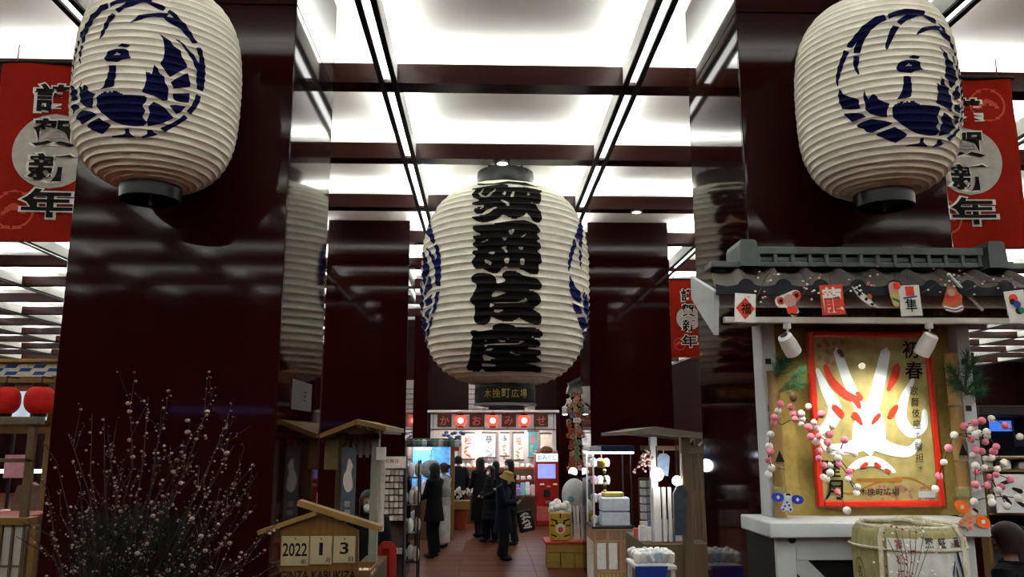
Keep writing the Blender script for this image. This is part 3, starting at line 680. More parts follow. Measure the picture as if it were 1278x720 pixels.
def pine(name, lab, roots, seed):
    rd = random.Random(seed); t = thing(name, lab, 'pine', roots[0][0])
    m = MB()
    for a, b in roots:
        MB().tube([a, b], [.007, .003], 5).build('stem', WOODB, t)
        a = Vector(a); b = Vector(b)
        for k in range(150):
            u = rd.random() ** .7; p = a + (b - a) * u; d = ((b - a).normalized() * rd.uniform(.2, 1) + Vector((rd.gauss(0, 1), rd.gauss(0, 1), rd.gauss(0, 1))) * .45).normalized()
            e = p + d * rd.uniform(.05, .09); s_ = d.cross(Vector((rd.random(), rd.random(), rd.random()))).normalized() * .0016
            m.add([p - s_, p + s_, e], [(0, 1, 2)])
    o = m.build('needles', PINE, t); o['kind'] = 'stuff'
    return t
k_ = lambda x, y, d=4.42: P(x, y, d)
t = pine('pine_spray', 'green pine sprays under the left spot lamp', [(k_(972, 490), k_(1000, 462, 4.38)), (k_(970, 470), k_(985, 448)), (k_(975, 488), k_(998, 480, 4.38)), (k_(968, 470), k_(975, 452))], 1)
c = k_(990, 496, 4.36); MB().ball(c, (.02, .02, .024), 10, 8).build('pine_cone', WOODB, t)
pine('pine_spray', 'dark pine sprays at the right edge of the gold panel', [(k_(1205, 490), k_(1190, 478)), (k_(1205, 490), k_(1222, 470)), (k_(1205, 485), k_(1207, 440)), (k_(1205, 488), k_(1186, 460)), (k_(1205, 492), k_(1225, 488)), (k_(1206, 470), k_(1216, 450))], 2)
# rice-ball branches
PINK = mat('mochi_pink', (.80, .23, .32), .6, var=.05); MWH = mat('mochi_white', (.78, .76, .72), .6, var=.03)
def mochi(lab, root, pink, white, yd, seed):
    rd = random.Random(seed); t = thing('rice_ball_branch', lab, 'decoration', root)
    balls = [(p, PINK) for p in pink] + [(p, MWH) for p in white]
    pos = []; protos = {}
    for (x, y), m_ in balls:
        q = P(x, y, yd + rd.uniform(-.09, .09)); pos.append(q)
        if m_ not in protos:
            o = MB().ball((0, 0, 0), .0185, 12, 8).build('rice_ball', m_, t, smooth=True, local=True); protos[m_] = o
        else:
            o = protos[m_].copy(); C.objects.link(o); o.parent = t
        o.location = WL[t.name].inverted() @ q; s_ = rd.uniform(.9, 1.12); o.scale = (s_, s_, s_)
    done = [Vector(root)]; left = pos[:]
    while left:
        a, b = min(((a, b) for a in done for b in left), key=lambda ab: (ab[0] - ab[1]).length)
        mid = (a + b) / 2 + Vector((0, 0, (a - b).length * .06))
        MB().tube([a, mid, b], .0028, 5, cap=False).build('twig', WOODB, t); done.append(b); left.remove(b)
q7 = lambda x, y: (1180 + x / 3.27, 500 + y / 3.27)
mochi('pink and white rice ball branch drooping over the poster left side', P(976, 530, 4.42),
      [(974,504),(966,521),(966,527),(961,563),(959,574),(987,508),(990,516),(992,523),(1009,533),(1012,545),(1022,544),(1022,563),(1022,572),(1028,581),(1033,552),(1035,542),(1054,549),(1025,517),(1047,579),(1060,588),(1059,594),(1045,614)],
      [(971,513),(962,542),(960,557),(963,584),(959,592),(1009,507),(1000,516),(1001,523),(1016,527),(1018,534),(1000,530),(1018,551),(1046,572),(1036,581),(1036,590),(1027,595),(1032,598),(1039,532),(1036,561),(1048,565),(1067,567),(1058,598),(1070,608),(1069,615),(1057,637)], 4.34, 3)
mochi('pink and white rice ball branch at the kiosk right post', P(1207, 545, 4.4),
      [q7(*p) for p in ((119,90),(148,82),(76,103),(13,195),(105,158),(163,168),(125,200),(148,207),(207,187),(196,207),(125,292),(180,312),(207,302),(122,343),(170,345),(227,352),(245,102),(265,322))] + [(1184, 559), (1172, 594)],
      [q7(*p) for p in ((36,140),(105,118),(120,137),(135,133),(168,127),(170,145),(187,73),(303,147),(112,222),(165,237),(187,233),(122,265),(160,275),(212,278),(240,253),(130,360),(213,365),(185,395),(117,412),(190,415),(250,430),(295,397))] + [(1178, 577), (1167, 610), (1191, 543)], 4.36, 5)
# little kites on the ledge and panel
def kite(lab, c, tilt, wing, body, kq):
    t = thing('paper_kite', lab, 'kite', c)
    rot = Matrix.Rotation(tilt, 3, 'Y'); W = lambda a, b, y=0: Vector(c) + rot @ Vector((a * kq, y, b * kq))
    for sx in (-1, 1):
        m = MB(); m.prism([W(sx * .075 + .048 * math.cos(k * math.pi / 10), .03 + .034 * math.sin(k * math.pi / 10) + .012 * sx * 0) for k in range(20)], (0, .006, 0)); o = m.build('wing', wing, t)
        m = MB(); m.prism([W(sx * .075 + a, .03 + b, -.002) for a, b in ((0, .016), (.014, 0), (0, -.016), (-.014, 0))], (0, .002, 0)); m.build('wing_mark', WHITE, t)
    m = MB(); m.prism([W(a, b) for a, b in ((-.032, .05), (-.02, .068), (.02, .068), (.032, .05), (.03, -.005), (.045, -.05), (.028, -.075), (.01, -.06), (-.01, -.06), (-.028, -.075), (-.045, -.05), (-.03, -.005))], (0, .008, 0)); m.build('body', body, t)
    m = MB()
    for a, b in ((-.02, -.03), (.012, -.02), (-.005, .0), (.025, -.05), (-.03, -.055)): m.prism([W(a + p * .011, b + q * .011, -.003) for p, q in ((0, 1), (1, 0), (0, -1), (-1, 0))], (0, .002, 0))
    o = m.build('robe_pattern', wing, t); o['kind'] = 'stuff'
    m = MB(); m.prism([W(.018 * math.cos(k * math.pi / 7), .045 + .018 * math.sin(k * math.pi / 7), -.003) for k in range(14)], (0, .003, 0)); m.build('face', WHITE, t)
    m = MB(); m.prism([W(a, b, -.005) for a, b in ((-.02, .052), (.02, .052), (.014, .068), (-.014, .068))], (0, .003, 0)); m.build('hair', DARK, t)
kite('blue winged paper kite on the left post base', tuple(P(983, 627, 4.38)), .12, mat('kite_blue', (.02, .04, .42), .6), mat('kite_white', (.6, .62, .7), .6), .68)
kite('orange winged paper kite at the right end of the ledge', tuple(P(1211, 647, 4.2)), .62, mat('kite_orange', (.85, .14, .02), .6), mat('kite_rose', (.70, .38, .30), .6), .82)
# paper charms hanging from the eave
CY = 4.06
def charm(name, lab, cat, px, py, w_, h_, base, parts, tilt=0, shape=None):
    c = P(px, py, CY); k = CY / FPX * 1.02
    t = thing(name, lab, cat, (c.x, CY, c.z), group='paper charms along the kiosk eave')
    rot = Matrix.Rotation(tilt, 3, 'Y')
    def fn(d): return lambda a, b: Vector((c.x, CY - d, c.z)) + rot @ Vector((a * k, 0, b * k))
    f0 = fn(0)
    sh = shape or [(-w_ / 2, -h_ / 2), (w_ / 2, -h_ / 2), (w_ / 2, h_ / 2), (-w_ / 2, h_ / 2)]
    MB().prism([f0(*p) for p in sh], (0, .004, 0)).build('card', base, t)
    for i, (nm, m_, polys, chs) in enumerate(parts):
        m = MB(); f = fn(.0025 + .0012 * i)
        for p in polys: flat(m, p, f)
        for ch, a, b, sw, sh_, bo in chs: put(m, ch, f, a, b, sw, sh_, bo)
        m.build(nm, m_, t)
    yt = max(p[1] for p in sh)
    m = MB(); m.tube([f0(0, yt), f0(0, yt + 14)], .0012, 4); m.build('thread', DARK, t)
CRED = mat('charm_red', (.58, .05, .025), .6); CBLU = mat('charm_blue', (.03, .06, .3), .6); CGRN = mat('charm_green', (.02, .25, .16), .6); CORA = mat('charm_orange', (.5, .14, .05), .6); CYEL = mat('charm_yellow', (.6, .45, .12), .6); CPIN = mat('charm_pink', (.6, .33, .28), .6)
charm('paper_charm', 'white card with a red diamond, leftmost under the kiosk eave', 'charm', 930, 384, 26, 36, WHITE, [('diamond', CRED, [[(0, 13), (12, -1), (0, -15), (-12, -1)]], []), ('lettering', INK, [], [('福', 1, -1, 13, 14, .02)])], .06)
charm('paper_charm', 'white and red cut-out mask charm hanging second from the left', 'charm', 985, 379, 34, 32, WHITE, [('ears', CRED, [disc((-10, 5), 5, 12), disc((11, 9), 6, 12), disc((2, -8), 7, 12)], []), ('face', CPIN, [disc((1, 4), 8, 14)], []), ('eyes', DARK, [disc((-10, 5), 2.5, 8), disc((11, 9), 3, 8), stroke([(-1, -13, 2), (6, -15, 2.5), (12, -12, 1.5)])], [])], -.15,
      shape=crm([(-16, 9), (-9, 12), (-3, 13), (4, 15), (12, 16), (17, 11), (14, 3), (8, -1), (10, -9), (9, -15), (0, -17), (-2, -8), (-6, -4), (-13, -3), (-17, 2)], 3))
charm('paper_charm', 'red card with one thick white character under the eave', 'charm', 1039, 374, 29, 38, CRED, [('lettering', WHITE, [], [('龍', 0, 0, 25, 33, .03)])], -.05)
charm('paper_charm', 'white curved feather charm with dark bars under the eave', 'charm', 1081, 372, 34, 26, WHITE, [('bars', DARK, [[(-9, 8), (-5, 8), (-8, 2), (-11, 4)], [(-1, 1), (3, 0), (0, -4), (-3, -2)], [(6, -6), (10, -7), (8, -10), (4, -8)], [(-15, 11), (-12, 12), (-4, 4), (-6, 4)]], []), ('orange_dot', CORA, [disc((4, 2), 3.5, 10)], [])], 0,
      shape=[(-17, 15), (-12, 13), (0, 4), (8, -5), (17, -13), (5, -10), (-6, -2), (-13, 7)])
charm('paper_charm', 'narrow colourful figure charm beside the white lettered card', 'charm', 1116, 367, 15, 32, CPIN, [('robe', CYEL, [disc((1, -3), 6, 10), disc((2, -11), 4, 10)], []), ('hat', CRED, [disc((3, 11), 5, 10)], []), ('sash', CGRN, [stroke([(-2, -6, 3), (6, -9, 3)])], [])], .1, shape=crm([(-7, 12), (0, 16), (7, 13), (6, 2), (7, -8), (4, -17), (-2, -12), (-5, -2)], 3))
charm('paper_charm', 'white card with a red square above black strokes', 'charm', 1136, 375, 27, 39, WHITE, [('square', CRED, [[(-5, 6), (6, 6), (6, 18), (-5, 18)]], []), ('blue_line', CBLU, [[(-9, 2), (9, 4), (9, 6), (-9, 4)]], []), ('lettering', INK, [], [('隼', 0, -6, 15, 17, .01)])], -.04)
charm('paper_charm', 'orange robed figure charm with blue bands under the eave', 'charm', 1189, 373, 28, 34, CORA, [('robe', CRED, [disc((-4, 1), 6, 10), disc((5, 2), 5, 10)], []), ('bands', WHITE, [stroke([(-12, -10, 3), (0, -13, 3), (11, -9, 3)]), stroke([(-10, -14, 2), (2, -16, 2), (11, -13, 2)])], []), ('blue_bands', CBLU, [stroke([(-11, -12, 1.6), (1, -14.5, 1.6), (11, -11, 1.6)])], []), ('head', CPIN, [disc((-2, 8), 5, 10)], [])], 0, shape=crm([(-4, 16), (4, 15), (8, 8), (13, 4), (11, -6), (13, -14), (2, -18), (-13, -12), (-11, 0), (-8, 8)], 3))
charm('paper_charm', 'white card with red, blue and green blots at the far right', 'charm', 1269, 381, 26, 38, WHITE, [('red_blot', CRED, [disc((-3, 9), 6, 12)], []), ('dark_blot', DARK, [disc((-5, 5), 4, 10), disc((1, -7), 5, 10)], []), ('blue_blot', CBLU, [disc((0, 1), 5, 10)], []), ('green_blot', CGRN, [disc((4, -7), 4, 10)], [])], -.12)
# blossom sprigs along the eave
for i, (xa, ya, xb, yb) in enumerate([(945, 372, 962, 338), (1002, 368, 1020, 340), (1052, 366, 1092, 342), (1150, 366, 1205, 342), (1205, 362, 1262, 352)]):
    rd = random.Random(i); t = thing('blossom_sprig', 'artificial plum blossom sprig on the dark eave tiles, number %s from the left' % ('one two three four five'.split()[i]), 'sprig', tuple(P(xa, ya, 4.08)), group='blossom sprigs along the eave')
    a = P(xa, ya, 4.08); b = P(xb, yb, 4.05)
    MB().tube([a, (a + b) / 2 + Vector((0, 0, .02)), b], .002, 4).build('stem', WOODB, t)
    for nm, m_, cnt_ in (('white_blossoms', MWH, 8), ('pink_blossoms', PINK, 4)):
        m = MB()
        for k in range(cnt_):
            u = rd.random(); p = a + (b - a) * u + Vector((rd.gauss(0, .025), rd.uniform(-.03, .01), rd.gauss(0, .03))); m.ball(p, (.007, .006, .005), 6, 4)
        o = m.build(nm, m_, t); o['kind'] = 'stuff'
# ---------------- straw wrapped sake barrel ----------------
bc = P(1133, 690, 3.9); bx, by = bc.x, 3.9; bzt = P(1133, 664, 3.67).z; BR = .238
ts = thing('barrel_stand', 'dark wooden stand under the straw sake barrel', 'stand', (bx, by, 0))
MB().box(bx - .33, by - .33, .88, bx + .33, by + .33, .93, .01).build('stand_top', WOODB, ts)
for sx in (-1, 1):
    for sy in (-1, 1): MB().box(bx + sx * .28 - .03, by + sy * .28 - .03, 0, bx + sx * .28 + .03, by + sy * .28 + .03, .88, .004).build('leg', WOODB, ts)
tbr = thing('sake_barrel', 'straw and white cloth wrapped sake barrel tied with rope before the kiosk', 'barrel', (bx, by, .93))
def brr(z):
    u = (z - .93) / (bzt - .93)
    return BR * (.90 + .10 * min(1, u / .5)) if u < .5 else BR * (1 - .06 * max(0, (u - .9) / .1) ** 2)
prof = [(BR * .85, .93)] + [(brr(.93 + (bzt - .93) * k / 20), .93 + (bzt - .93) * k / 20) for k in range(1, 20)] + [(BR * .97, bzt - .012), (BR * .93, bzt), (BR * .86, bzt + .004), (BR * .8, bzt - .012), (BR * .4, bzt - .004), (.02, bzt + .006)]
MB().lathe(prof, (bx, by, 0), 56, cap=True).build('straw_body', STRAW, tbr, smooth=True)
def bpt(th, z, off):
    th -= .42
    return Vector((bx + (brr(z) + off) * math.cos(th), by + (brr(z) + off) * math.sin(th), z))
A0, A1 = math.radians(-112), math.radians(25)
m = MB(); nn = 30; mm_ = 14
for j in range(mm_ + 1):
    for i in range(nn + 1):
        th = A0 + (A1 - A0) * i / nn; m.v.append(bpt(th, .98 + (bzt - .03 - .98) * j / mm_, .006 + .004 * math.sin(th * 23 + j * .25)))
for j in range(mm_):
    for i in range(nn): q = j * (nn + 1) + i; m.f.append((q, q + 1, q + nn + 2, q + nn + 1))
m.build('cloth_wrap', CLOTHW, tbr, smooth=True)
ROPE = mat('straw_rope', (.58, .55, .40), .8, var=.2, scale=60, bump=.3, bscale=120)
for z in (P(1133, 687, 3.68).z, 1.2):
    MB().tube([bpt(2 * math.pi * k / 48, z, .009) for k in range(49)], .007, 6).build('rope_band', ROPE, tbr, smooth=True)
for k, th in enumerate((-118, -30, 60, 150)):
    th = math.radians(th)
    MB().tube([bpt(th, .96, .012), bpt(th, 1.3, .012), bpt(th, bzt - .03, .014), bpt(th, bzt, -.005) + Vector((0, 0, .012)), Vector((bx + .15 * math.cos(th - .42), by + .15 * math.sin(th - .42), bzt + .016)), Vector((bx, by, bzt + .03))], .011, 8).build('rope_tie', ROPE, tbr, smooth=True)
MB().tube([(bx + .05 * math.cos(a) * 1.5 - .02, by - .06 + .04 * math.sin(a), bzt + .03 + .012 * math.sin(2 * a)) for a in [k * .5 for k in range(14)]], .012, 8).build('rope_knot', ROPE, tbr, smooth=True)
MB().tube([(bx + BR * .86 * math.cos(a * math.pi / 24), by + BR * .86 * math.sin(a * math.pi / 24), bzt + .008) for a in range(49)], .012, 6).build('rim_roll', ROPE, tbr, smooth=True)
zl = P(1175, 676, 3.7).z
def bfn(off): return lambda a, b: bpt(a, b, off)
m = MB()
for i, ch in enumerate('黨鉦蔵盛'): put(m, ch, bfn(.013), math.radians(-72 + (i + (i > 1) * .45) * 13), zl, .15, .044, .02)
m.build('brown_lettering', mat('print_maroon', (.06, .02, .025), .7), tbr)
m = MB(); lv = [.95 + .004 * k for k in range(190)]
for pts in ([(-.86, 1.50, .03), (-.80, 1.55, .02)], [(-.78, 1.52, .035), (-.74, 1.44, .06), (-.85, 1.36, .04), (-.95, 1.33, .02)], [(-.72, 1.585, .05), (-.62, 1.50, .05), (-.52, 1.38, .03)], [(-.70, 1.40, .05), (-.6, 1.30, .06), (-.5, 1.2, .03)], [(-1.0, 1.25, .05), (-.8, 1.18, .07), (-.6, 1.1, .03)]):
    rows_fill(m, [[(a, b - .02) for a, b in stroke([(p[0], p[1], p[2] * .9) for p in pts])]], lv, bfn(.013), .04)
m.build('navy_brush_character', mat('print_navy', (.012, .025, .09), .7), tbr)
m = MB()
for i, ch in enumerate('壽松梅'): put(m, ch, bfn(.0135), math.radians(-100), zl - .01 - i * .062, .11, .045, .01)
m.build('red_lettering', mat('print_red', (.26, .05, .045), .7), tbr)
m = MB(); ov = [(math.radians(-150) + .16 * math.cos(k * math.pi / 18), zl - .17 + .085 * math.sin(k * math.pi / 18)) for k in range(36)]; iv = [(math.radians(-150) + (a - math.radians(-150)) * .9, zl - .17 + (b - zl + .17) * .92) for a, b in ov]
rows_fill(m, [ov, iv], lv, bfn(.004), .04); put(m, '名', bfn(.004), math.radians(-150), zl - .145, .15, .05, .02); put(m, '酒', bfn(.004), math.radians(-150), zl - .205, .15, .05, .02)
m.build('oval_mark', mat('print_brown', (.14, .09, .03), .7), tbr)
# white and red spray of buds over the barrel
rd = random.Random(11); p0 = P(1128, 735, 3.52)
t = thing('bud_spray', 'thin spray of white and red buds in front of the sake barrel', 'flowers', (p0.x, p0.y, 1.38))
for nm, m_, cnt_ in (('white_buds', MWH, 40), ('red_buds', mat('bud_red', (.5, .06, .04), .6), 26)):
    m = MB()
    for k in range(cnt_): m.ball(P(rd.gauss(1128, 14) if nm == 'red_buds' else rd.gauss(1138, 20), 655 + 70 * rd.random() ** .8, 3.52 + rd.uniform(-.03, .03)), (.006, .004, .004), 6, 4, Matrix.Rotation(rd.random(), 3, 'Y'))
    o = m.build(nm, m_, t); o['kind'] = 'stuff'
for k in range(7):
    e = P(1108 + k * 9, 656 + rd.uniform(0, 25), 3.52); MB().tube([(p0.x, 3.52, 1.36), (p0 + e) / 2 + Vector((.02, 0, 0)), e], .0018, 4).build('stem', mat('stem_olive', (.2, .17, .1), .7), t)
MB().box(p0.x - .1, 3.47, .02, p0.x + .1, 3.55, 1.37, .005).build('holder', WOODB, t)

# ---------------- flowering branches before the left pillar ----------------
rd = random.Random(21); vx, vy = -1.78, 4.2
tv = thing('flowering_branches', 'tall vase of bare branches with pale plum blossoms before the left pillar', 'flowers', (vx, vy, 0))
MB().lathe([(.12, 0), (.2, .08), (.24, .35), (.19, .62), (.12, .72), (.14, .78), (.12, .78), (.1, .7)], (vx, vy, 0), 28, cap=False).build('vase', mat('vase_dark', (.03, .025, .022), .3), tv, smooth=True)
bl = MB(); bl2 = MB()
BRK = mat('branch_bark', (.035, .023, .018), .9, spec=.1, var=.3)
tips = [(70, 575), (85, 540), (115, 515), (135, 560), (162, 500), (185, 495), (212, 485), (200, 530), (238, 520), (262, 500), (268, 482), (285, 520), (292, 555), (318, 578), (316, 600), (330, 690), (335, 660), (300, 610), (270, 560), (228, 560), (148, 590), (100, 600), (75, 640), (60, 610), (66, 690), (180, 560), (245, 590), (290, 640), (310, 640), (110, 640), (165, 600), (215, 600), (130, 520), (320, 720), (60, 720), (290, 700), (270, 640), (85, 690)]
for i, (x, y) in enumerate(tips):
    e = P(x, y, vy - .1 + rd.uniform(-.22, .22)); b0 = Vector((vx + rd.uniform(-.06, .06), vy + rd.uniform(-.06, .06), .76))
    m1 = b0 + (e - b0) * .45 + Vector((rd.gauss(0, .03), rd.gauss(0, .03), .10)); m2 = b0 + (e - b0) * .75 + Vector((rd.gauss(0, .03), rd.gauss(0, .02), .05))
    pts = [b0, b0 + (m1 - b0) * .5 + Vector((0, 0, .03)), m1, m2, e]
    mb_ = MB().tube(pts, [.008, .007, .0055, .004, .0018], 5)
    for k in range(6):
        u = rd.uniform(.35, 1); j = min(int(u * 4), 3); p = pts[j] + (pts[j + 1] - pts[j]) * (u * 4 - j)
        q = p + (e - b0).normalized() * rd.uniform(.05, .16) + Vector((rd.gauss(0, .05), rd.gauss(0, .05), rd.gauss(.02, .04)))
        mb_.tube([p, q], [.0028, .0012], 4, cap=False)
        for z in range(4):
            c = p + (q - p) * rd.uniform(.1, 1.05) + Vector((rd.gauss(0, .006), rd.gauss(0, .006), rd.gauss(0, .006)))
            s_ = rd.choice([.003, .003, .004, .005, .008])
            (bl if rd.random() < .6 else bl2).ball(c, (s_, s_, s_ * .8), 6, 4)
    for z in range(19):
        u = rd.uniform(.45, 1); j = min(int(u * 4), 3); p = pts[j] + (pts[j + 1] - pts[j]) * (u * 4 - j); s_ = rd.choice([.003, .004, .006, .009]) * (1.5 if i in (4, 8, 9, 12, 13, 14, 19, 27, 28, 31) else .9)
        (bl if rd.random() < .7 else bl2).ball(p + Vector((rd.gauss(0, .01), rd.gauss(0, .01), rd.gauss(0, .01))), (s_, s_, s_ * .75), 6, 4)
    mb_.build('branch', BRK, tv)
o = bl.build('blossoms', mat('blossom_pale', (.36, .26, .235), .7, var=.15), tv); o['kind'] = 'stuff'
o = bl2.build('buds', mat('bud_brownish', (.12, .07, .055), .7, var=.2), tv); o['kind'] = 'stuff'
m = MB()
for k in range(5200):
    cx_ = rd.choice([115, 135, 165, 205, 228]); q = P(rd.gauss(cx_, 22), rd.uniform(640, 800) + abs(cx_ - 165) * .2, vy + rd.uniform(-.2, .15)); d = Vector((rd.gauss(0, .5), rd.gauss(0, .5), 1)).normalized(); s_ = d.cross(Vector((rd.random(), rd.random(), .2))).normalized() * .0017
    m.add([q - s_, q + s_, q + d * rd.uniform(.05, .1)], [(0, 1, 2)])
o = m.build('pine_needles', mat('pine_deep', (.006, .024, .011), .8, spec=.1, var=.4, scale=30), tv); o['kind'] = 'stuff'

# ---------------- wooden calendar plaque ----------------
QY = 4.40
tcal = thing('calendar_plaque', 'house shaped wooden calendar plaque with three white date cards', 'calendar', (-.85, QY, 0))
bp_ = [P(350, 735, QY), P(447, 735, QY), P(447, 662, QY), P(397, 640, QY), P(350, 660, QY)]
MB().prism(bp_, (0, .03, 0)).build('board', mat('plaque_wood', (.14, .065, .014), .55, var=.18, scale=5, vec=(6, 1, 1)), tcal)
def plank(a, b, th_, mname='plank'):
    a = P(*a, QY - .03); b = P(*b, QY - .03); d = (b - a).normalized(); n = Vector((-d.z, 0, d.x)) * th_
    return MB().prism([a, b, b - n, a - n], (0, .09, 0)).build(mname, WOOD, tcal)
plank((474, 664), (370, 631), .028, 'roof_plank'); plank((395, 643), (322, 668), .022, 'roof_plank')
for x0_, x1_, yb, big, small, nm in ((352, 385, 706, '2022', '年', 'year'), (388, 414, 704, '1', '月', 'month'), (417, 443, 702, '3', '日', 'day')):
    a = P(x0_, 669, QY); b = P(x1_, yb, QY)
    o = MB().box(a.x, QY - .008, b.z, b.x, QY, a.z, .002).build('date_card', mat('card_cream', (.37, .31, .185), .6, var=.06), tcal)
    fnc = plane(((a.x + b.x) / 2, QY - .008, (a.z + b.z) / 2), (1, 0, 0), (0, 0, 1), .0015); m = MB(); W = b.x - a.x; Hh = a.z - b.z
    put(m, big, fnc, 0, Hh * .05, W * (.88 if big == '2022' else .17 if big == '1' else .4), Hh * .45, .02); put(m, small, fnc, W * .32, -Hh * .36, W * .2, Hh * .18, .012)
    m.build('date_print', INK, o)
    MB().ball((( a.x + b.x) / 2, QY - .01, a.z - .012), .004).build('nail', DARK, o)
fnc = plane((P(397, 716, QY).x, QY, P(397, 718, QY).z), (1, 0, 0), (0, 0, 1), .0015); m = MB(); put(m, 'GINZA KABUKIZA', fnc, 0, 0, .38, .045, .02); m.build('lettering', INK, tcal)
MB().box(-.88, QY + .03, 0, -.82, QY + .07, P(397, 660, QY).z, .004).build('post', WOODB, tcal)
MB().box(-1.05, QY - .15, 0, -.65, QY + .25, .04, .006).build('foot', WOODB, tcal)
# ---------------- people ----------------
def skin_mesh(name, chains, m, parent, sub=1, extra=None):
    """one continuous skinned body: chains = list of [(pos, radius), ...]; a chain starting at an existing point joins it"""
    me = bpy.data.meshes.new(name); bm = bmesh.new(); lay = bm.verts.layers.skin.verify(); idx = {}
    for ci, ch in enumerate(chains):
        prev = None
        for p, r in ch:
            k = tuple(round(c, 4) for c in p)
            if k in idx: v = idx[k]
            else:
                v = bm.verts.new(p); rr = r if isinstance(r, tuple) else (r, r); v[lay].radius = rr; v[lay].use_root = not idx; idx[k] = v
            if prev is not None and prev is not v and bm.edges.get((prev, v)) is None: bm.edges.new((prev, v))
            prev = v
    bm.to_mesh(me); bm.free()
    o = bpy.data.objects.new('tmp', me); C.objects.link(o)
    s = o.modifiers.new('s', 'SKIN'); s.use_smooth_shade = True; s.branch_smoothing = .3
    if sub:
        u = o.modifiers.new('u', 'SUBSURF'); u.levels = sub; u.render_levels = sub
    dg = bpy.context.evaluated_depsgraph_get(); e = o.evaluated_get(dg); out = bpy.data.meshes.new_from_object(e)
    bpy.data.objects.remove(o)
    out.materials.clear(); out.materials.append(m)
    ob = bpy.data.objects.new(name, out); C.objects.link(ob); ob.parent = parent; WL[ob.name] = WL[parent.name]; return ob
def lerp(a, b, t): return Vector(a) + (Vector(b) - Vector(a)) * t
def person(label, X, Y, face, Ht=1.6, coat=(.02, .02, .03), trousers=(.015, .015, .018), coat_len=.55, hair='short', hairm=None, mask=True, hat=None,
           lh=None, rh=None, skirt=False, bow=0, kimono=False, shoes=None, step=.06, wide=1.0, puffer=False):
    """face: heading of the gaze in degrees (0 = away from the camera, 90 = to the left). lh / rh: wrist targets in body space for a 1.7 m figure (x right, y forward)"""
    s = Ht / 1.7
    t = thing('person', label, 'person', (X, Y, 0.008), math.radians(face))
    v = lambda x, y, z: (x * s, y * s, z * s)
    by = math.radians(bow)
    hd = Vector((0, .02 + math.sin(by) * .16, 1.575 - .03 * (1 - math.cos(by)) - .05 * math.sin(by)))
    H_ = lambda x, y, z: v(x, hd.y + y * math.cos(by) + z * math.sin(by) * .9, hd.z + z * math.cos(by) - y * math.sin(by) * .9)
    sh = .168
    ch = [[(v(0, 0, .95), (.125 * s, .10 * s)), (v(0, .0, 1.08), (.115 * s, .09 * s)), (v(0, -.01, 1.22), (.13 * s, .095 * s)), (v(0, -.005, 1.36), (.12 * s, .08 * s)), (v(0, .0, 1.43), .055 * s), (H_(0, -.02, -.09), .047 * s), (H_(0, .0, -.035), (.07 * s, .07 * s)), (H_(0, -.002, .03), (.082 * s, .082 * s)), (H_(0, -.008, .085), (.066 * s, .066 * s))]]
    hands = []
    for sx, tgt in ((-1, lh), (1, rh)):
        S = Vector((sx * sh, -.01, 1.375)); W = Vector(tgt) if tgt else Vector((sx * .245, .04, .86))
        d = W - S; L = d.length; l1, l2 = .29, .25
        if L > l1 + l2 - .005: W = S + d.normalized() * (l1 + l2 - .005); d = W - S; L = d.length
        a = (l1 * l1 - l2 * l2 + L * L) / (2 * L); h = math.sqrt(max(l1 * l1 - a * a, 0))
        dn = d.normalized(); pole = Vector((sx * .5, -.5, -1)); pole = (pole - dn * pole.dot(dn)).normalized(); E = S + dn * a + pole * h
        ch.append([(v(0, -.005, 1.36), 0), (v(*lerp((0, -.005, 1.38), S, .7)), .06 * s), (v(*S), .055 * s), (v(*lerp(S, E, .5)), .047 * s), (v(*E), .04 * s), (v(*lerp(E, W, .5)), .036 * s), (v(*W), .026 * s)])
        hands.append((sx, S, E, W))
        # palm and five fingers
        f = (W - E).normalized(); side = f.cross(Vector((sx * .3, .2, 1))).normalized(); up = side.cross(f).normalized()
        Pm = W + f * .05; ch[-1].append((v(*Pm), (.032 * s, .018 * s)))
        for k, ln in ((-1.5, .06), (-.5, .072), (.5, .068), (1.5, .052)):
            b0 = Pm + side * k * .016 * 1.0 + f * .005; b1 = b0 + f * .038 - up * .004; b2 = b1 + f * ln * .45 - up * ln * .4; b3 = b2 + f * ln * .2 - up * ln * .35
            ch.append([(v(*b0), .0095 * s), (v(*b1), .0095 * s), (v(*b2), .0085 * s), (v(*b3), .0075 * s)])
        th0 = W + f * .022 + side * (-sx) * .014; th1 = th0 + side * (-sx) * .028 + f * .018; th2 = th1 + f * .03 - up * .008
        ch.append([(v(*th0), .011 * s), (v(*th1), .0105 * s), (v(*th2), .0085 * s)])
    legs = []
    for sx in (-1, 1):
        st = step * sx
        K = (sx * .095, .03 + st * .6, .50); A = (sx * .10, -.02 + st, .085); T = (sx * .115, .115 + st, .04)
        legs.append((sx, K, A, T))
        ch.append([(v(0, 0, .95), 0), (v(sx * .085, 0, .89), .092 * s), (v(*lerp((sx * .085, 0, .89), K, .5)), .078 * s), (v(*K), .057 * s), (v(*lerp(K, A, .4)), .054 * s), (v(*A), .036 * s), (v(*lerp(A, T, .5)), .036 * s), (v(*T), .028 * s)])
    body = skin_mesh('body', ch, SKIN, t)
    loc = lambda m: m  # geometry below is in body space
    cm = mat('cloth_%d_%d_%d' % tuple(int(c * 1000) for c in coat), coat, .9, var=.2, scale=8, bump=.15, bscale=30, spec=.08)
    tm = mat('cloth_%d_%d_%d' % tuple(int(c * 1000) for c in trousers), trousers, .9, var=.2, scale=8, spec=.08)
    # face details
    m = MB()
    for sx in (-1, 1): m.ball(H_(sx * .030, .076, .02), .009 * s, 8, 6)
    o = m.build('eyes', DARK, t, local=True); o['kind'] = 'stuff'
    m = MB()
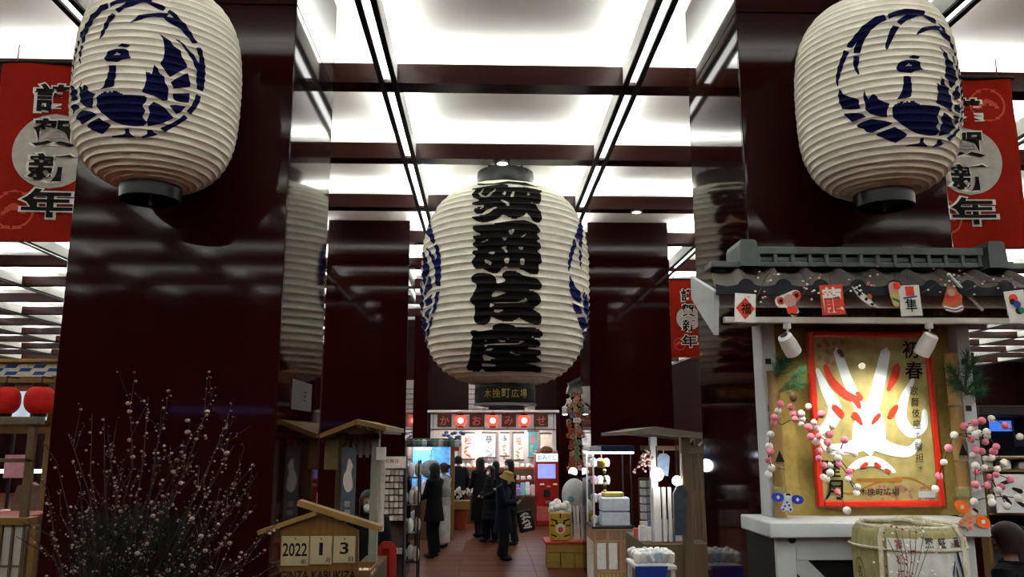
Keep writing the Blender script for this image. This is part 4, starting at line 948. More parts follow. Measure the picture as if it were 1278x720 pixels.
    if mask:
        m.ball(H_(0, .048, -.045), (.062 * s, .045 * s, .05 * s), 12, 8); m.build('face_mask', MASK, t, smooth=True, local=True)
    else:
        m.ball(H_(0, .085, -.01), (.012 * s, .018 * s, .02 * s), 8, 6); m.build('nose', SKIN, t, smooth=True, local=True)
        MB().ball(H_(0, .074, -.055), (.022 * s, .008 * s, .006 * s), 8, 6).build('mouth', mat('lips', (.35, .1, .08), .5), t, smooth=True, local=True)
    for sx in (-1, 1): MB().ball(H_(sx * .082, -.01, -.005), (.012 * s, .02 * s, .03 * s), 8, 6).build('ear', SKIN, t, smooth=True, local=True)
    # hair: a cap leaving the face free, with length down the back
    hm = hairm or HAIR; m = MB(); n, q = 24, 16; R = (.098 * s, .108 * s, .105 * s); c0 = H_(0, -.012, .03)
    drop = dict(short=.02, bob=.13, long=.30, bun=.02)[hair] * s
    ring = []
    for j in range(q + 1):
        ph = math.pi * j / q * .78
        for i in range(n):
            th = 2 * math.pi * i / n; fx = math.cos(th); fy = math.sin(th)
            p_ = ph
            front = max(0, fy)
            lim = math.pi * (.78 - .42 * front ** .7); p_ = min(ph, lim)
            z = math.cos(p_) * R[2]; k = math.sin(min(p_, math.pi * .55)); dz = 0
            if ph > math.pi * .5 and fy < .35: dz = -drop * (ph / (math.pi * .78) - .64) / .36
            m.v.append(Vector(c0) + Vector((fx * R[0] * k * (1 + .03 * math.sin(i * 2.3)), fy * R[1] * k, z + dz)))
    for j in range(q):
        for i in range(n): m.f.append((j * n + i, j * n + (i + 1) % n, (j + 1) * n + (i + 1) % n, (j + 1) * n + i))
    if hair == 'bun': m.ball(H_(0, -.12, .05), .045 * s, 10, 8)
    m.build('hair', hm, t, smooth=True, local=True)
    if hat:
        m = MB(); c = Vector(H_(0, -.005, .05)); pr = [(.17, -.05), (.165, -.042), (.118, .01), (.112, .05), (.10, .085), (.06, .1), (.005, .104)]
        m.lathe([(a * s, b * s) for a, b in pr], (0, 0, 0), 24, cap=False); m.lathe([(.166 * s, -.054 * s), (.115 * s, .004 * s)], (0, 0, 0), 24, cap=False)
        rot = Matrix.Rotation(-by * .8, 3, 'X'); m.v = [rot @ p + c for p in m.v]; h = m.build('bucket_hat', mat('hat_ochre', hat, .85, var=.15, scale=60), t, smooth=True, local=True); h['label'] = 'ochre bucket hat'
    # coat: torso loft with a neck line and a hem, then sleeves; one garment
    m = MB(); zt = 1.43; zh = .95 - coat_len
    ph_ = [(1.44, .062, .06), (1.425, .10, .075), (1.40, .165, .09), (1.34, .20, .115), (1.2, .195, .125), (1.05, .182, .122), (.95, .19, .13)]
    k = 0; z = .95
    while z > zh + .01:
        z = max(z - .12, zh); f = (.95 - z) / max(.3, coat_len); ph_.append((z, .19 + .045 * f * wide, .13 + .045 * f * wide))
    ph_.append((zh, ph_[-1][1] - .012, ph_[-1][2] - .012))
    pr2 = []
    if puffer:
        for (z0, a0_, b0_), (z1, a1_, b1_) in zip(ph_[2:-1], ph_[3:]):
            for g in range(4):
                u = g / 4; bl_ = .014 * abs(math.sin(u * math.pi)); pr2.append((z0 + (z1 - z0) * u, a0_ + (a1_ - a0_) * u + bl_, b0_ + (b1_ - b0_) * u + bl_))
        ph_ = ph_[:2] + pr2 + [ph_[-1]]
    n = 24
    for z, a, b in ph_:
        for i in range(n):
            th = 2 * math.pi * i / n; fold = 1 + (.02 * math.sin(th * 7 + z * 3) * max(0, min(1, (1.2 - z))))
            lean = 0
            m.v.append(Vector(v(a * math.cos(th) * fold, b * math.sin(th) * fold, z)))
    for j in range(len(ph_) - 1):
        for i in range(n): m.f.append((j * n + i, j * n + (i + 1) % n, (j + 1) * n + (i + 1) % n, (j + 1) * n + i))
    for sx, S, E, W in hands:
        We = lerp(E, W, .93)
        r5 = (.075, .075, .066, .062, .056, .05) if not kimono else (.08, .085, .09, .10, .12, .14)
        m.tube([v(*lerp((0, -.005, 1.36), S, .75)), v(*S), v(*lerp(S, E, .5)), v(*E), v(*lerp(E, We, .5)), v(*We)], [r * s for r in r5], 12)
    coat_o = m.build('kimono' if kimono else 'coat', cm, t, smooth=True, local=True)
    if kimono:
        MB().lathe([(.19 * s, 1.02 * s), (.20 * s, 1.03 * s), (.205 * s, 1.2 * s), (.19 * s, 1.21 * s)], (0, 0, 0), 20, sx=1, sy=.68, cap=False).build('sash', mat('sash_grey', (.25, .25, .27), .7), t, smooth=True, local=True)
    else:
        # collar and front closing line
        MB().tube([v(.075 * math.cos(a), .07 * math.sin(a), 1.435) for a in [2 * math.pi * i / 14 for i in range(15)]], .016 * s, 6).build('collar', cm, t, smooth=True, local=True)
    zb_ = max(zh, .05)
    if skirt:
        pr = [(.17, .95), (.185, .7), (.19, .4), (.18, .12), (.165, .11)]
        MB().lathe([(a * s, b * s) for a, b in pr], (0, 0, 0), 20, sx=1, sy=.72, cap=False).build('skirt', tm, t, smooth=True, local=True)
    else:
        m = MB()
        for sx, K, A, T in legs:
            hem = (A[0], A[1], .07)
            m.tube([v(sx * .08, 0, .96), v(sx * .087, 0, .88), v(*lerp((sx * .085, 0, .89), K, .5)), v(*K), v(*lerp(K, A, .5)), v(*hem)], [r * s for r in (.10, .105, .092, .080 * wide, .078 * wide, .082 * wide)], 14)
        o = m.build('trousers', tm, t, smooth=True, local=True)
    for sx, K, A, T in legs:
        MB().ball(v(A[0] * .5 + T[0] * .5, A[1] * .5 + T[1] * .5, .042), (.05 * s, .135 * s, .045 * s), 12, 8).build('shoe', shoes or DARK, t, smooth=True, local=True)
    t['_h'] = 0
    del t['_h']
    return t, lambda x, y, z: WL[t.name] @ Vector(v(x, y, z)), s
def foot(px, py): p = PZ(px, py, 0); return p.x, p.y
fx, fy = foot(628, 699)
pA, wA, sA = person('person in an ochre bucket hat looking down at a phone in the aisle', fx, fy, -112, 1.50, coat=(.008, .011, .024), trousers=(.012, .012, .016), coat_len=.42, hair='bob', hairm=HAIRB, hat=(.36, .23, .07), bow=24, lh=(-.06, .33, 1.12), rh=(.10, .33, 1.10), wide=1.25, step=.05)
ph = wA(.02, .42, 1.16)
t = thing('smartphone', 'dark phone held by the person in the bucket hat', 'phone', ph)
rot = Matrix.Rotation(math.radians(-112), 3, 'Z') @ Matrix.Rotation(math.radians(-35), 3, 'X')
MB().obox(ph, (.075, .012, .15), rot, .004).build('case', DARK, t)
MB().obox(ph + rot @ Vector((0, -.0075, 0)), (.066, .003, .135), rot).build('screen', mat('phone_screen', (.3, .4, .55), .3, emit=.5, var=.2), t)
bp0 = P(656, 650, fy - .12)
t = thing('tote_bag', 'black tote bag with white brush writing on the arm of the bucket hatted person', 'bag', (bp0.x, bp0.y, bp0.z - .2))
rot = Matrix.Rotation(math.radians(8), 3, 'Z') @ Matrix.Rotation(math.radians(-12), 3, 'Y')
MB().obox(bp0, (.27, .1, .36), rot, .02).build('bag_body', DARK, t)
f_ = lambda d: (lambda a, b: bp0 + rot @ Vector((a, -.053 - d, b)))
m = MB()
for pts in ([(-.08, .10, .03), (.0, .13, .035), (.06, .11, .025)], [(-.06, .05, .03), (.02, .07, .03), (.08, .05, .03)], [(-.07, -.02, .03), (.03, .01, .03)], [(-.03, -.07, .035), (.06, -.05, .03)], [(-.02, .12, .02), (-.04, .0, .025)], [(.05, .0, .02), (.04, -.09, .025)], [(-.06, -.1, .025), (.07, -.11, .03)]): flat(m, stroke(pts), f_(.001 + .0004 * len(m.f)))
m.build('brush_writing', WHITE, t)
hA = wA(.16, .2, 1.02)
MB().tube([bp0 + rot @ Vector((-.08, 0, .17)), hA, bp0 + rot @ Vector((.08, 0, .17))], .01, 6).build('handle', DARK, t)
x, y = foot(541, 696)
person('long haired person in black standing at the left stall of the aisle', x, y, 60, 1.63, coat=(.007, .007, .009), trousers=(.006, .006, .008), coat_len=.30, hair='long', lh=(-.1, .3, 1.05), rh=(.12, .32, 1.12), step=.03)
x, y = foot(553, 684)
person('person in a pale grey kimono beside the person in black', x, y, 70, 1.60, coat=(.30, .29, .30), trousers=(.42, .41, .43), coat_len=.1, hair='bun', hairm=HAIRB, skirt=True, kimono=True, lh=(-.1, .28, 1.05), rh=(.1, .3, 1.1), step=.02)
p = P(572, 600, 20.7)
person('person in a dark suit behind the kimono, by the stall post', p.x, 20.7, 20, 1.66, coat=(.01, .01, .013), trousers=(.01, .01, .012), coat_len=.2, hair='short')
p = P(546, 600, 19.3)
person('dark haired person mostly hidden behind the long haired person in black', p.x, 19.3, 30, 1.62, coat=(.012, .01, .012), coat_len=.2, hair='short')
x, y = foot(599, 670)
person('tall person with long black hair and a long black coat in the aisle centre', x, y, 40, 1.66, coat=(.008, .007, .009), trousers=(.01, .01, .01), coat_len=.60, hair='long', lh=(-.05, .3, 1.05), rh=(.1, .3, 1.1))
x, y = foot(612, 672)
person('person in a dark quilted knee length coat and mask, facing left', x, y - .7, 118, 1.52, coat=(.010, .013, .018), trousers=(.01, .01, .012), coat_len=.45, hair='bob', hairm=HAIRB, puffer=True, lh=(-.06, .24, 1.0), rh=(.08, .26, 1.02), wide=1.15)
p = P(636, 600, 17.0)
person('taller black haired masked person behind the person in the bucket hat', p.x, 17.0, 112, 1.66, coat=(.008, .008, .010), coat_len=.35, hair='long', lh=(-.05, .3, 1.1), rh=(.1, .28, 1.1))
p = P(619, 600, 19.6)
person('small dark head seen between two shoppers before the far shop', p.x, 19.6, 0, 1.56, coat=(.012, .012, .016), coat_len=.3, hair='bob')
p = P(459, 640, 8.5)
person('masked person in black standing behind the wooden shrine stall on the left', p.x, 8.5, 195, 1.56, coat=(.010, .010, .012), coat_len=.4, hair='bob', bow=12, lh=(-.15, .26, 1.0), rh=(.16, .26, 1.0))
p = P(1258, 660, 5.3)
person('person in a black top seen from behind at the lower right corner', p.x, 5.3, 35, 1.53, coat=(.008, .008, .010), coat_len=.2, hair='short', hairm=HAIRB, mask=False)
ORD = 'first second third fourth fifth sixth seventh eighth ninth tenth eleventh twelfth thirteenth fourteenth fifteenth'.split()
NUM = 'one two three four five six seven eight nine'.split()
def ORDV(r, n): return 'lowest' if r == 0 else 'top' if r == n - 1 else ORD[r] + ' lowest'
# ---------------- far shop with the lettered fascia ----------------
FY = 21.2
A = lambda x, y, d=FY: P(x, y, d)
sx0 = A(537, 560).x; sx1 = A(694, 560).x; ztop = A(615, 512).z; zband = A(615, 537).z
SHW = mat('shop_white', (.66, .60, .58), .7, var=.06); SHP = mat('plaque_brown', (.10, .028, .012), .6, spec=.2); LATT = mat('lattice_dark', (.10, .06, .06), .6)
tsh = thing('shop_front', 'far shop front with a white fascia and four red lettered plaques', 'shop', ((sx0 + sx1) / 2, FY, 0))
MB().box(sx0, FY + 1.1, 0, sx1, FY + 1.2, ztop - .05).build('back_wall', mat('shop_wall_cream', (.70, .63, .60), .7, var=.04), tsh)
MB().box(sx0, FY - .03, zband, sx1, FY + .05, ztop - .06, .004).build('fascia', SHW, tsh)
MB().box(sx0 - .08, FY - .12, ztop - .06, sx1 + .08, FY + .15, ztop, .01).build('cornice', SHW, tsh)
for x in (sx0, sx1 - .1): MB().box(x, FY - .02, 0, x + .1, FY + .08, zband, .004).build('post', SHW, tsh)
for zz in (zband + .01, zband + .42 * (ztop - zband) * 2 - .0):
    MB().box(sx0, FY - .05, min(zz, ztop - .1), sx1, FY - .03, min(zz, ztop - .1) + .025).build('fascia_rail', LATT, tsh)
for k in (0, 5, 11, 16, 22, 26):
    x = sx0 + (sx1 - sx0) * (k + .5) / 27
    MB().box(x - .008, FY - .045, zband, x + .008, FY - .03, ztop - .06).build('fascia_slat', LATT, tsh)
for ch, px_ in (('か', 555), ('お', 595), ('み', 635), ('せ', 675)):
    c = A(px_, 525); 
    o = MB().box(c.x - .18, FY - .075, c.z - .155, c.x + .18, FY - .045, c.z + .155, .008).build('letter_plaque', SHP, tsh)
    m = MB(); put(m, ch, plane((c.x, FY - .075, c.z), (1, 0, 0), (0, 0, 1), .004), 0, 0, .22, .22, .01); m.build('letter', mat('plaque_red_letter', (.60, .14, .14), .5), o)
LRED = mat('lit_red_paper', (.9, .10, .07), .6, emit=.9, ecol=(1, .09, .06)); HOT = mat('lit_lantern_core', (1, .6, .5), .5, emit=3.2, ecol=(1, .42, .36), var=0)
def chochin(lab, c, r, hot, grp, emit_m=None, back=.3):
    t = thing('red_lantern', lab, 'lantern', (c.x, c.y, c.z - r * 1.25), group=grp)
    m = MB(); n = 10; pr = [(r * .55, -r * .92)]
    for k in range(n * 3 + 1):
        a = -1 + 2 * k / (n * 3); pr.append((r * (1 - .78 * abs(a) ** 2.6) ** .5 - r * .035 * abs(math.cos(k * math.pi / 3)), a * r * .92))
    m.lathe(pr, c, 24, cap=False).build('paper_body', emit_m or LRED, t, smooth=True)
    for z0, z1 in ((-1.12, -.9), (.9, 1.14)): MB().lathe([(r * .5, r * z0), (r * .52, r * z1)], c, 20).build('end_ring', DARK, t)
    if hot: MB().ball(c + Vector((0, -r * .86, 0)), (r * .5, r * .16, r * .5), 14, 8).build('bright_mark', HOT, t, smooth=True)
    MB().tube([c + Vector((0, 0, r * 1.1)), c + Vector((0, 0, r * 1.6)), c + Vector((0, back, r * 1.6))], .008, 5).build('hanger', DARK, t)
    return t
for i, px_ in enumerate((575, 615, 654)):
    chochin('small glowing red lantern on the far shop fascia, %s' % ('left one', 'middle one', 'right one')[i], A(px_, 525, FY - .27), .15, True, 'glowing lanterns on the far shop fascia', back=.26)
def plight(name, x, y, z, e, col=(1, .95, .9), r=.08, parent=None):
    l = bpy.data.lights.new(name, 'POINT'); l.energy = e * 1.6; l.color = col; l.shadow_soft_size = r
    o = bpy.data.objects.new(name, l); C.objects.link(o); o.location = (x, y, z)
    if parent is not None: o.parent = parent; o.location = WL[parent.name].inverted() @ Vector((x, y, z))
    return o
TUBE = mat('tube_lamp', (1, 1, 1), .4, emit=7, ecol=(1, .96, .95), var=0)
def tubelamp(lab, a, b, r=.02, m_=None):
    a = Vector(a); b = Vector(b); t = thing('tube_lamp', lab, 'lamp', (a + b) / 2)
    MB().tube([a, b], r, 8).build('tube', m_ or TUBE, t)
    for p in (a, b): MB().ball(p, r * 1.3, 8, 6).build('end_cap', METW, t)
tubelamp('long white tube lamp added out of sight behind the far shop fascia', (sx0 + .3, FY + .25, zband + .1), (sx1 - .3, FY + .25, zband + .1), .035)  # both tubes are added, hidden behind the fascia to light the shop
tubelamp('shorter white tube lamp added out of sight behind the far shop fascia', (sx0 + .8, FY + .3, zband + .18), (sx1 - 1.2, FY + .3, zband + .18), .02)
plight('shop_fill_light', (sx0 + sx1) / 2 - .3, FY + .35, 2.1, 34, (1, .93, .9), .1, tsh)  # bare point lights without fixtures, added to brighten the shop interior
plight('shop_fill_light', (sx0 + sx1) / 2 + .8, FY + .35, 2.1, 22, (1, .93, .9), .1, tsh)
# hanging scrolls on the shop back wall
for px_, y0, y1, w_, col, chs, lab in ((584, 540, 569, 15, (.62, .50, .44), '松', 'hanging scroll with a red picture left in the far shop'), (610, 540, 567, 16, (.60, .56, .62), '華', 'pale violet lettered scroll in the far shop'),
                              (630, 540, 565, 9, (.70, .70, .74), '寿', 'narrow white scroll with dark borders in the far shop'), (647, 540, 570, 12, (.70, .58, .48), '福', 'cream scroll with round pictures in the far shop'), (665, 538, 567, 11, (.05, .22, .24), '魚', 'teal hanging cloth in the far shop'), (682, 541, 560, 14, (.75, .62, .52), '', 'plain peach panel right in the far shop')):
    a = A(px_ - w_ / 2, y0, FY + .95); b = A(px_ + w_ / 2, y1 + 4, FY + .95)
    t = thing('hanging_scroll', lab, 'scroll', ((a.x + b.x) / 2, FY + .95, b.z), group='scrolls in the far shop')
    MB().box(a.x, FY + .95, b.z, b.x, FY + .96, a.z).build('sheet', mat('scroll_%d' % px_, col, .7, var=.15, scale=8), t)
    for z in (a.z, b.z): MB().tube([(a.x - .03, FY + .95, z), (b.x + .03, FY + .95, z)], .018, 8).build('roller', WOODB, t)
    if chs:
        m = MB(); fnp = plane(((a.x + b.x) / 2, FY + .95, (a.z + b.z) / 2), (1, 0, 0), (0, 0, 1), .004); put(m, chs, fnp, 0, .14, (b.x - a.x) * .55, .22, .01); m.build('scroll_lettering', INK if px_ in (610, 630) else CRED, t)
        rq = random.Random(px_); wv = b.x - a.x
        for k in range(4): flat(MB(), stroke([(rq.uniform(-.3, .3) * wv, -.02 - .1 * k, .03), (rq.uniform(-.3, .3) * wv, -.05 - .1 * k, .06), (rq.uniform(-.3, .3) * wv, -.09 - .1 * k, .025)]), lambda u, v: fnp(u, v)).build('brush_mark', mat('faded_red', (.45, .14, .12), .7) if px_ == 584 else mat('faded_violet', (.36, .32, .42), .7) if px_ == 610 else mat('faded_brown', (.40, .28, .18), .7), t)
# stepped goods counter
GW = [mat('goods_%d' % i, c, .5, var=.1) for i, c in enumerate([(.7, .7, .72), (.6, .55, .5), (.55, .12, .1), (.12, .2, .45), (.65, .5, .2), (.75, .72, .7), (.3, .32, .38), (.7, .4, .42)])]
tct = thing('display_counter', 'stepped dark counter of white goods in the far shop', 'counter', ((sx0 + sx1) / 2, FY + .4, 0))
for k, (yy, zz) in enumerate(((FY + .1, .75), (FY + .4, 1.05), (FY + .7, 1.35))):
    MB().box(sx0 + .15, yy, 0, sx1 - .5, yy + .3, zz, .006).build('counter_step', WOODB, tct)
    MB().box(sx0 + .15, yy - .012, zz - .05, sx1 - .5, yy, zz, .002).build('step_edge', mat('edge_red', (.3, .04, .03), .5), tct)
    rd = random.Random(k)
    protos = {}
    for i in range(15):
        x = sx0 + .3 + i * (sx1 - sx0 - .95) / 14; kind = rd.choice((0, 1))
        lab = 'small white boxed goods on the stepped counter of the far shop' if kind == 0 else 'small white rounded goods on the stepped counter of the far shop'
        key = (kind,)
        o = (MB().box(-.06, -.05, 0, .06, .05, rd.uniform(.07, .12), .008) if kind == 0 else MB().lathe([(.05, 0), (.065, .03), (.055, .08), (.02, .1)], (0, 0, 0), 12)).build('boxed_goods' if kind == 0 else 'rounded_goods', rd.choice((GW[0], GW[5], GW[5], GW[1])))
        o.location = (x, yy + .12, zz + .002); tag(o, '%s white item from the left, %s step of the far counter' % (ORD[i], ('lowest', 'middle', 'highest')[k]), 'goods', 'boxed goods on the far counter' if kind == 0 else 'rounded goods on the far counter')
# signs of white goods over the shop: a white cloth curtain and an arched white sign
a = A(585, 490, 23.56); b = A(605, 511, 23.56)
t = thing('wall_hanging', 'white checked cloth hanging over the far shop, left of the name drum', 'cloth', (a.x, 23.57, b.z))
MB().box(a.x, 23.57, b.z - .1, b.x, 23.598, a.z + .35).build('cloth', SHW, t)
for k in range(5): MB().box(a.x, 23.56, b.z + k * .14, b.x, 23.57, b.z + k * .14 + .02).build('stripe', LATT, t)
a = A(606, 497, 23.4); b = A(668, 511, 23.4)
t = thing('arched_sign', 'white arched panel over the far shop under the name drum', 'sign', ((a.x + b.x) / 2, 23.4, b.z))
MB().box(a.x, 23.55, b.z - .15, b.x, 23.598, a.z + .35).build('panel', SHW, t)
m = MB(); cxx = (a.x + b.x) / 2 - .1; m.prism([(cxx + .55 * math.cos(k * math.pi / 16), 23.538, b.z - .1 + .35 * math.sin(k * math.pi / 16)) for k in range(17)], (0, .012, 0)); m.build('dark_arch', DARK, t)
# red fortune machine
GY = 20.6
a = P(668, 565, GY); b = P(698, 656, GY); gx0, gx1 = a.x, b.x; gz = a.z
MRED = mat('machine_red', (.36, .016, .010), .35, coat=.3, var=.05)
tg = thing('fortune_machine', 'red vending machine with a lit screen and a white header in the far aisle', 'machine', ((gx0 + gx1) / 2, GY, .008))
MB().box(gx0, GY, .01, gx1, GY + .55, gz - .02, .02).build('cabinet', MRED, tg)
z = lambda y: P(683, y, GY).z
MB().box(gx0 + .02, GY - .04, z(576), gx1 - .02, GY + .02, z(566), .01).build('header', mat('header_lit', (.8, .95, .95), .5, emit=.8, var=.05), tg)
m = MB(); put(m, 'おみくじ', plane(((gx0 + gx1) / 2, GY - .04, z(571)), (1, 0, 0), (0, 0, 1), .004), 0, 0, .46, .13, .012); m.build('header_lettering', mat('teal_ink', (.0, .18, .16), .6), tg)
MB().box(gx0 + .06, GY - .02, z(597), gx1 - .08, GY + .01, z(579), .006).build('screen', mat('machine_screen', (.25, .28, .75), .3, emit=.9, var=.5, scale=3), tg)
for i in range(3): MB().lathe([(.055, 0), (.05, .03), (.02, .035)], (gx0 + .16 + i * .16, GY - .02, z(605 + (i == 1) * 3)), 14).build('button', GW[(5, 2, 4)[i]], tg)
MB().box(gx0 + .2, GY - .03, z(620), gx1 - .22, GY + .01, z(611), .01).build('tray', DARK, tg)
MB().box(gx0 + .24, GY - .02, z(628), gx1 - .2, GY + .01, z(625), .004).build('coin_slot', STEEL, tg)
MB().box(gx0 + .02, GY - .012, z(650), gx1 - .1, GY + .01, z(632), .01).build('lower_panel', mat('machine_rose', (.55, .12, .10), .4), tg)
MB().ball(((gx0 + gx1) / 2, GY + .2, gz + .06), (.16, .14, .1), 12, 8).build('topper', mat('topper_brown', (.18, .06, .03), .7, var=.3), tg, smooth=True)
for sx in (-1, 1): MB().ball(((gx0 + gx1) / 2 + sx * .2, GY + .2, gz + .02), (.08, .08, .05), 10, 8).build('topper_flower', CPIN, tg, smooth=True)
# goods between shoppers and machine
rd = random.Random(8)
tt2 = thing('low_display', 'low display table of bright packages left of the fortune machine', 'table', (A(655, 640, 20.4).x, 20.4, .008))
a = P(643, 640, 20.3); b = P(667, 640, 20.3)
MB().box(a.x, 20.2, .7, b.x, 20.8, .75, .01).build('table_top', WOODB, tt2)
for x in (a.x + .03, b.x - .06):
    for y in (20.23, 20.74): MB().box(x, y, .01, x + .03, y + .03, .7).build('leg', WOODB, tt2)
for i in range(12):
    x = a.x + .06 + (i % 4) * .12; y = 20.3 + (i // 4) * .16; h = rd.uniform(.12, .3)
    o = MB().box(x - .05, y - .05, .751, x + .05, y + .05, .751 + h, .01).build('package', [mat('pack_violet', (.4, .2, .55), .4), mat('pack_cyan', (.3, .6, .75), .4), GW[0], GW[7]][i % 4])
    tag(o, '%s package from left, %s row, low table by the red machine' % (ORD[i % 4], ('front', 'middle', 'back')[i // 4]), 'package', 'packages left of the fortune machine')
plight('display_light', a.x + .3, 20.0, 1.7, 8, (.8, .85, 1), .06, tt2)
# pot on a box with flowers
a = P(573, 640, 20.0)
t = thing('planter', 'orange red planter with a pale wooden box on top at the aisle end', 'planter', (a.x, 20.0, .008))
MB().lathe([(.16, .01), (.24, .42), (.26, .45), (.2, .45)], (a.x, 20, 0), 20, cap=True).build('pot', mat('terracotta', (.35, .06, .025), .6), t, smooth=True)
MB().box(a.x - .25, 19.8, .46, a.x + .25, 20.2, .66, .01).build('box', WOOD, t)
rd = random.Random(3); m = MB()
for k in range(26): m.ball((a.x + rd.gauss(0, .12), 20 + rd.gauss(0, .08), .72 + rd.random() * .22), rd.uniform(.025, .05), 6, 4)
o = m.build('flowers', mat('flower_cream', (.6, .58, .45), .7, var=.3), t); o['kind'] = 'stuff'
# ---------------- blue lit booth on the left of the aisle ----------------
BY = 17.9
bx0 = P(512, 560, BY).x; bx1 = P(566, 560, BY).x
tb = thing('blue_booth', 'booth with a bright blue back panel and dark scalloped canopy, left of the aisle', 'booth', ((bx0 + bx1) / 2, BY, .008))
zz = lambda y: P(540, y, BY).z
MB().box(bx0, BY + .6, .9, bx1 - .1, BY + .64, zz(556)).build('back_panel', mat('blue_panel', (.14, .36, .70), .4, emit=.6, ecol=(.14, .42, .9), var=.6, scale=9), tb)
MB().box(bx0, BY, .01, bx1, BY + .66, .9, .01).build('counter', WOODB, tb)
for k in range(9):
    x = bx0 + (bx1 - bx0 + .15) * (k + .5) / 9
    MB().lathe([(.062, -.08), (.08, -.02), (.07, .05), (.02, .08)], (x, BY - .05, zz(553)), 10).build('canopy_scallop', [mat('canopy_grey', (.08, .1, .12), .7), mat('canopy_green', (.12, .2, .12), .7), GW[6]][k % 3], tb)
MB().box(bx0 - .05, BY - .05, zz(550), bx1 + .15, BY + .66, zz(547), .01).build('canopy_board', mat('canopy_board', (.08, .09, .11), .6), tb)
MB().box(bx1 - .06, BY - .06, .01, bx1 + .03, BY + .03, zz(550), .006).build('post', WOOD, tb)
MB().box(bx1 + .02, BY - .02, zz(563), bx1 + .12, BY, zz(553)).build('red_flag', CRED, tb)
m = MB(); 
for k in range(10):
    c = Vector((bx1 - .2 + .045 * k, BY - .05, zz(543) + .06 * math.sin(k * 1.7))); m.ball(c, (.05, .03, .035), 8, 6)
o = m.build('canopy_ornament', mat('ornament_blue', (.12, .2, .5), .6, var=.4), tb); o['kind'] = 'stuff'
MB().tube([(bx0 + .05, BY + .5, zz(560)), (bx1 - .5, BY + .5, zz(560))], .02, 8).build('tube_lamp', TUBE, tb)
plight('booth_light', (bx0 + bx1) / 2 - .2, BY + .35, 1.9, 14, (.75, .88, 1), .08, tb)
rd = random.Random(31)
for i in range(16):
    x = bx0 + .05 + (i % 8) * .115; y = BY + .1 + (i // 8) * .22; h = rd.uniform(.12, .42)
    o = MB().lathe([(.045, 0), (.055, h * .5), (.05, h * .8), (.02, h)], (0, 0, 0), 12).build('bottle', [GW[0], mat('pack_ice', (.45, .65, .75), .3), GW[5], GW[7]][i % 4], None, smooth=True)
    o.location = (x, y, .903); tag(o, '%s bottle from the left in the %s row of the blue booth counter' % (ORD[i % 8], ('front', 'back')[i // 8]), 'bottle', 'bottles on the blue booth counter')
c = Vector((bx0 + .45, BY - .1, 1.45))
t = thing('fish_figure', 'grey rounded ornament hanging before the blue back panel', 'ornament', c)
MB().ball(c, (.22, .14, .2), 16, 10).build('body', mat('ornament_grey', (.3, .34, .38), .6, var=.3), t, smooth=True)
MB().prism([c + Vector((-.2, 0, 0)), c + Vector((-.36, 0, .1)), c + Vector((-.36, 0, -.1))], (0, .03, 0)).build('tail', GW[5], t); MB().tube([c + Vector((0, 0, .19)), (c.x, c.y, zz(551))], .006, 5).build('cord', DARK, t)
# clothes rail with pale bags before the booth
CX = P(522, 660, 15.6)
t = thing('goods_stand', 'low dark stand of pale bagged goods left of the person in black', 'stand', (CX.x, 15.7, .008))
MB().box(CX.x - .55, 15.6, .45, CX.x - .02, 16.1, .5, .01).build('shelf', WOODB, t); MB().box(CX.x - .55, 15.6, .9, CX.x - .02, 16.1, .94, .01).build('shelf', WOODB, t)
for x in (CX.x - .53, CX.x - .07):
    for y in (15.62, 16.05): MB().box(x, y, .01, x + .035, y + .035, .9).build('leg', DARK, t)
for i in range(10):
    x = CX.x - .5 + (i % 5) * .1; z0 = .502 if i < 5 else .942
    o = MB().obox((0, 0, .13), (.09, .2, .26), Matrix.Rotation(rd.uniform(-.15, .15), 3, 'Y'), .03).build('goods_bag', [GW[0], GW[6], GW[5], mat('bag_bluegrey', (.42, .46, .56), .6)][i % 4], None, smooth=True)
    o.location = (x, 15.82, z0 + .008); tag(o, '%s bag of goods from the left on the %s shelf of the low left stand' % (ORD[i % 5], ('lower', 'upper')[i // 5]), 'bag', 'bagged goods on the low left stand')
# ---------------- rack of small packets by the left back pillar ----------------
RY0 = 11.9; a = P(474, 570, RY0); b = P(505, 570, RY0); RX0, RX1 = a.x, b.x
tr = thing('packet_rack', 'tall rack of small pale packets at the left of the aisle', 'rack', ((RX0 + RX1) / 2, RY0, .008))
MB().box(RX0, RY0 + .25, .01, RX1, RY0 + .29, 1.82).build('back_board', mat('rack_back', (.12, .07, .06), .6), tr)
for x in (RX0 - .02, RX1): MB().box(x, RY0, .01, x + .02, RY0 + .29, 1.82).build('upright', DARK, tr)
MB().box(RX0 - .02, RY0 - .02, 1.66, RX1 + .02, RY0, 1.82, .004).build('header', GW[1], tr)
m = MB(); put(m, '歌舞伎', plane(((RX0 + RX1) / 2, RY0 - .02, 1.76), (1, 0, 0), (0, 0, 1), .003), 0, 0, .2, .06, .01); m.build('header_lettering', mat('rack_red_ink', (.35, .06, .05), .6), tr)
for r_ in range(9):
    z0 = .86 + r_ * .088 if r_ else .5
    MB().box(RX0, RY0 + .02, z0 - .012, RX1, RY0 + .25, z0, .001).build('shelf', DARK, tr)
    for k in range(5):
        o = MB().box(-.029, -.05, 0, .029, .05, .074, .006).build('packet', [GW[1], mat('packet_buff', (.42, .36, .31), .7), mat('packet_rose', (.44, .33, .31), .7)][(k + r_) % 3])
        o.location = (RX0 + .04 + k * (RX1 - RX0 - .08) / 4, RY0 + .08, z0 + .0005); tag(o, '%s packet from the left, %s shelf of the tall packet rack' % (ORD[k], ORDV(r_, 9)), 'packet', 'packets on the tall rack')
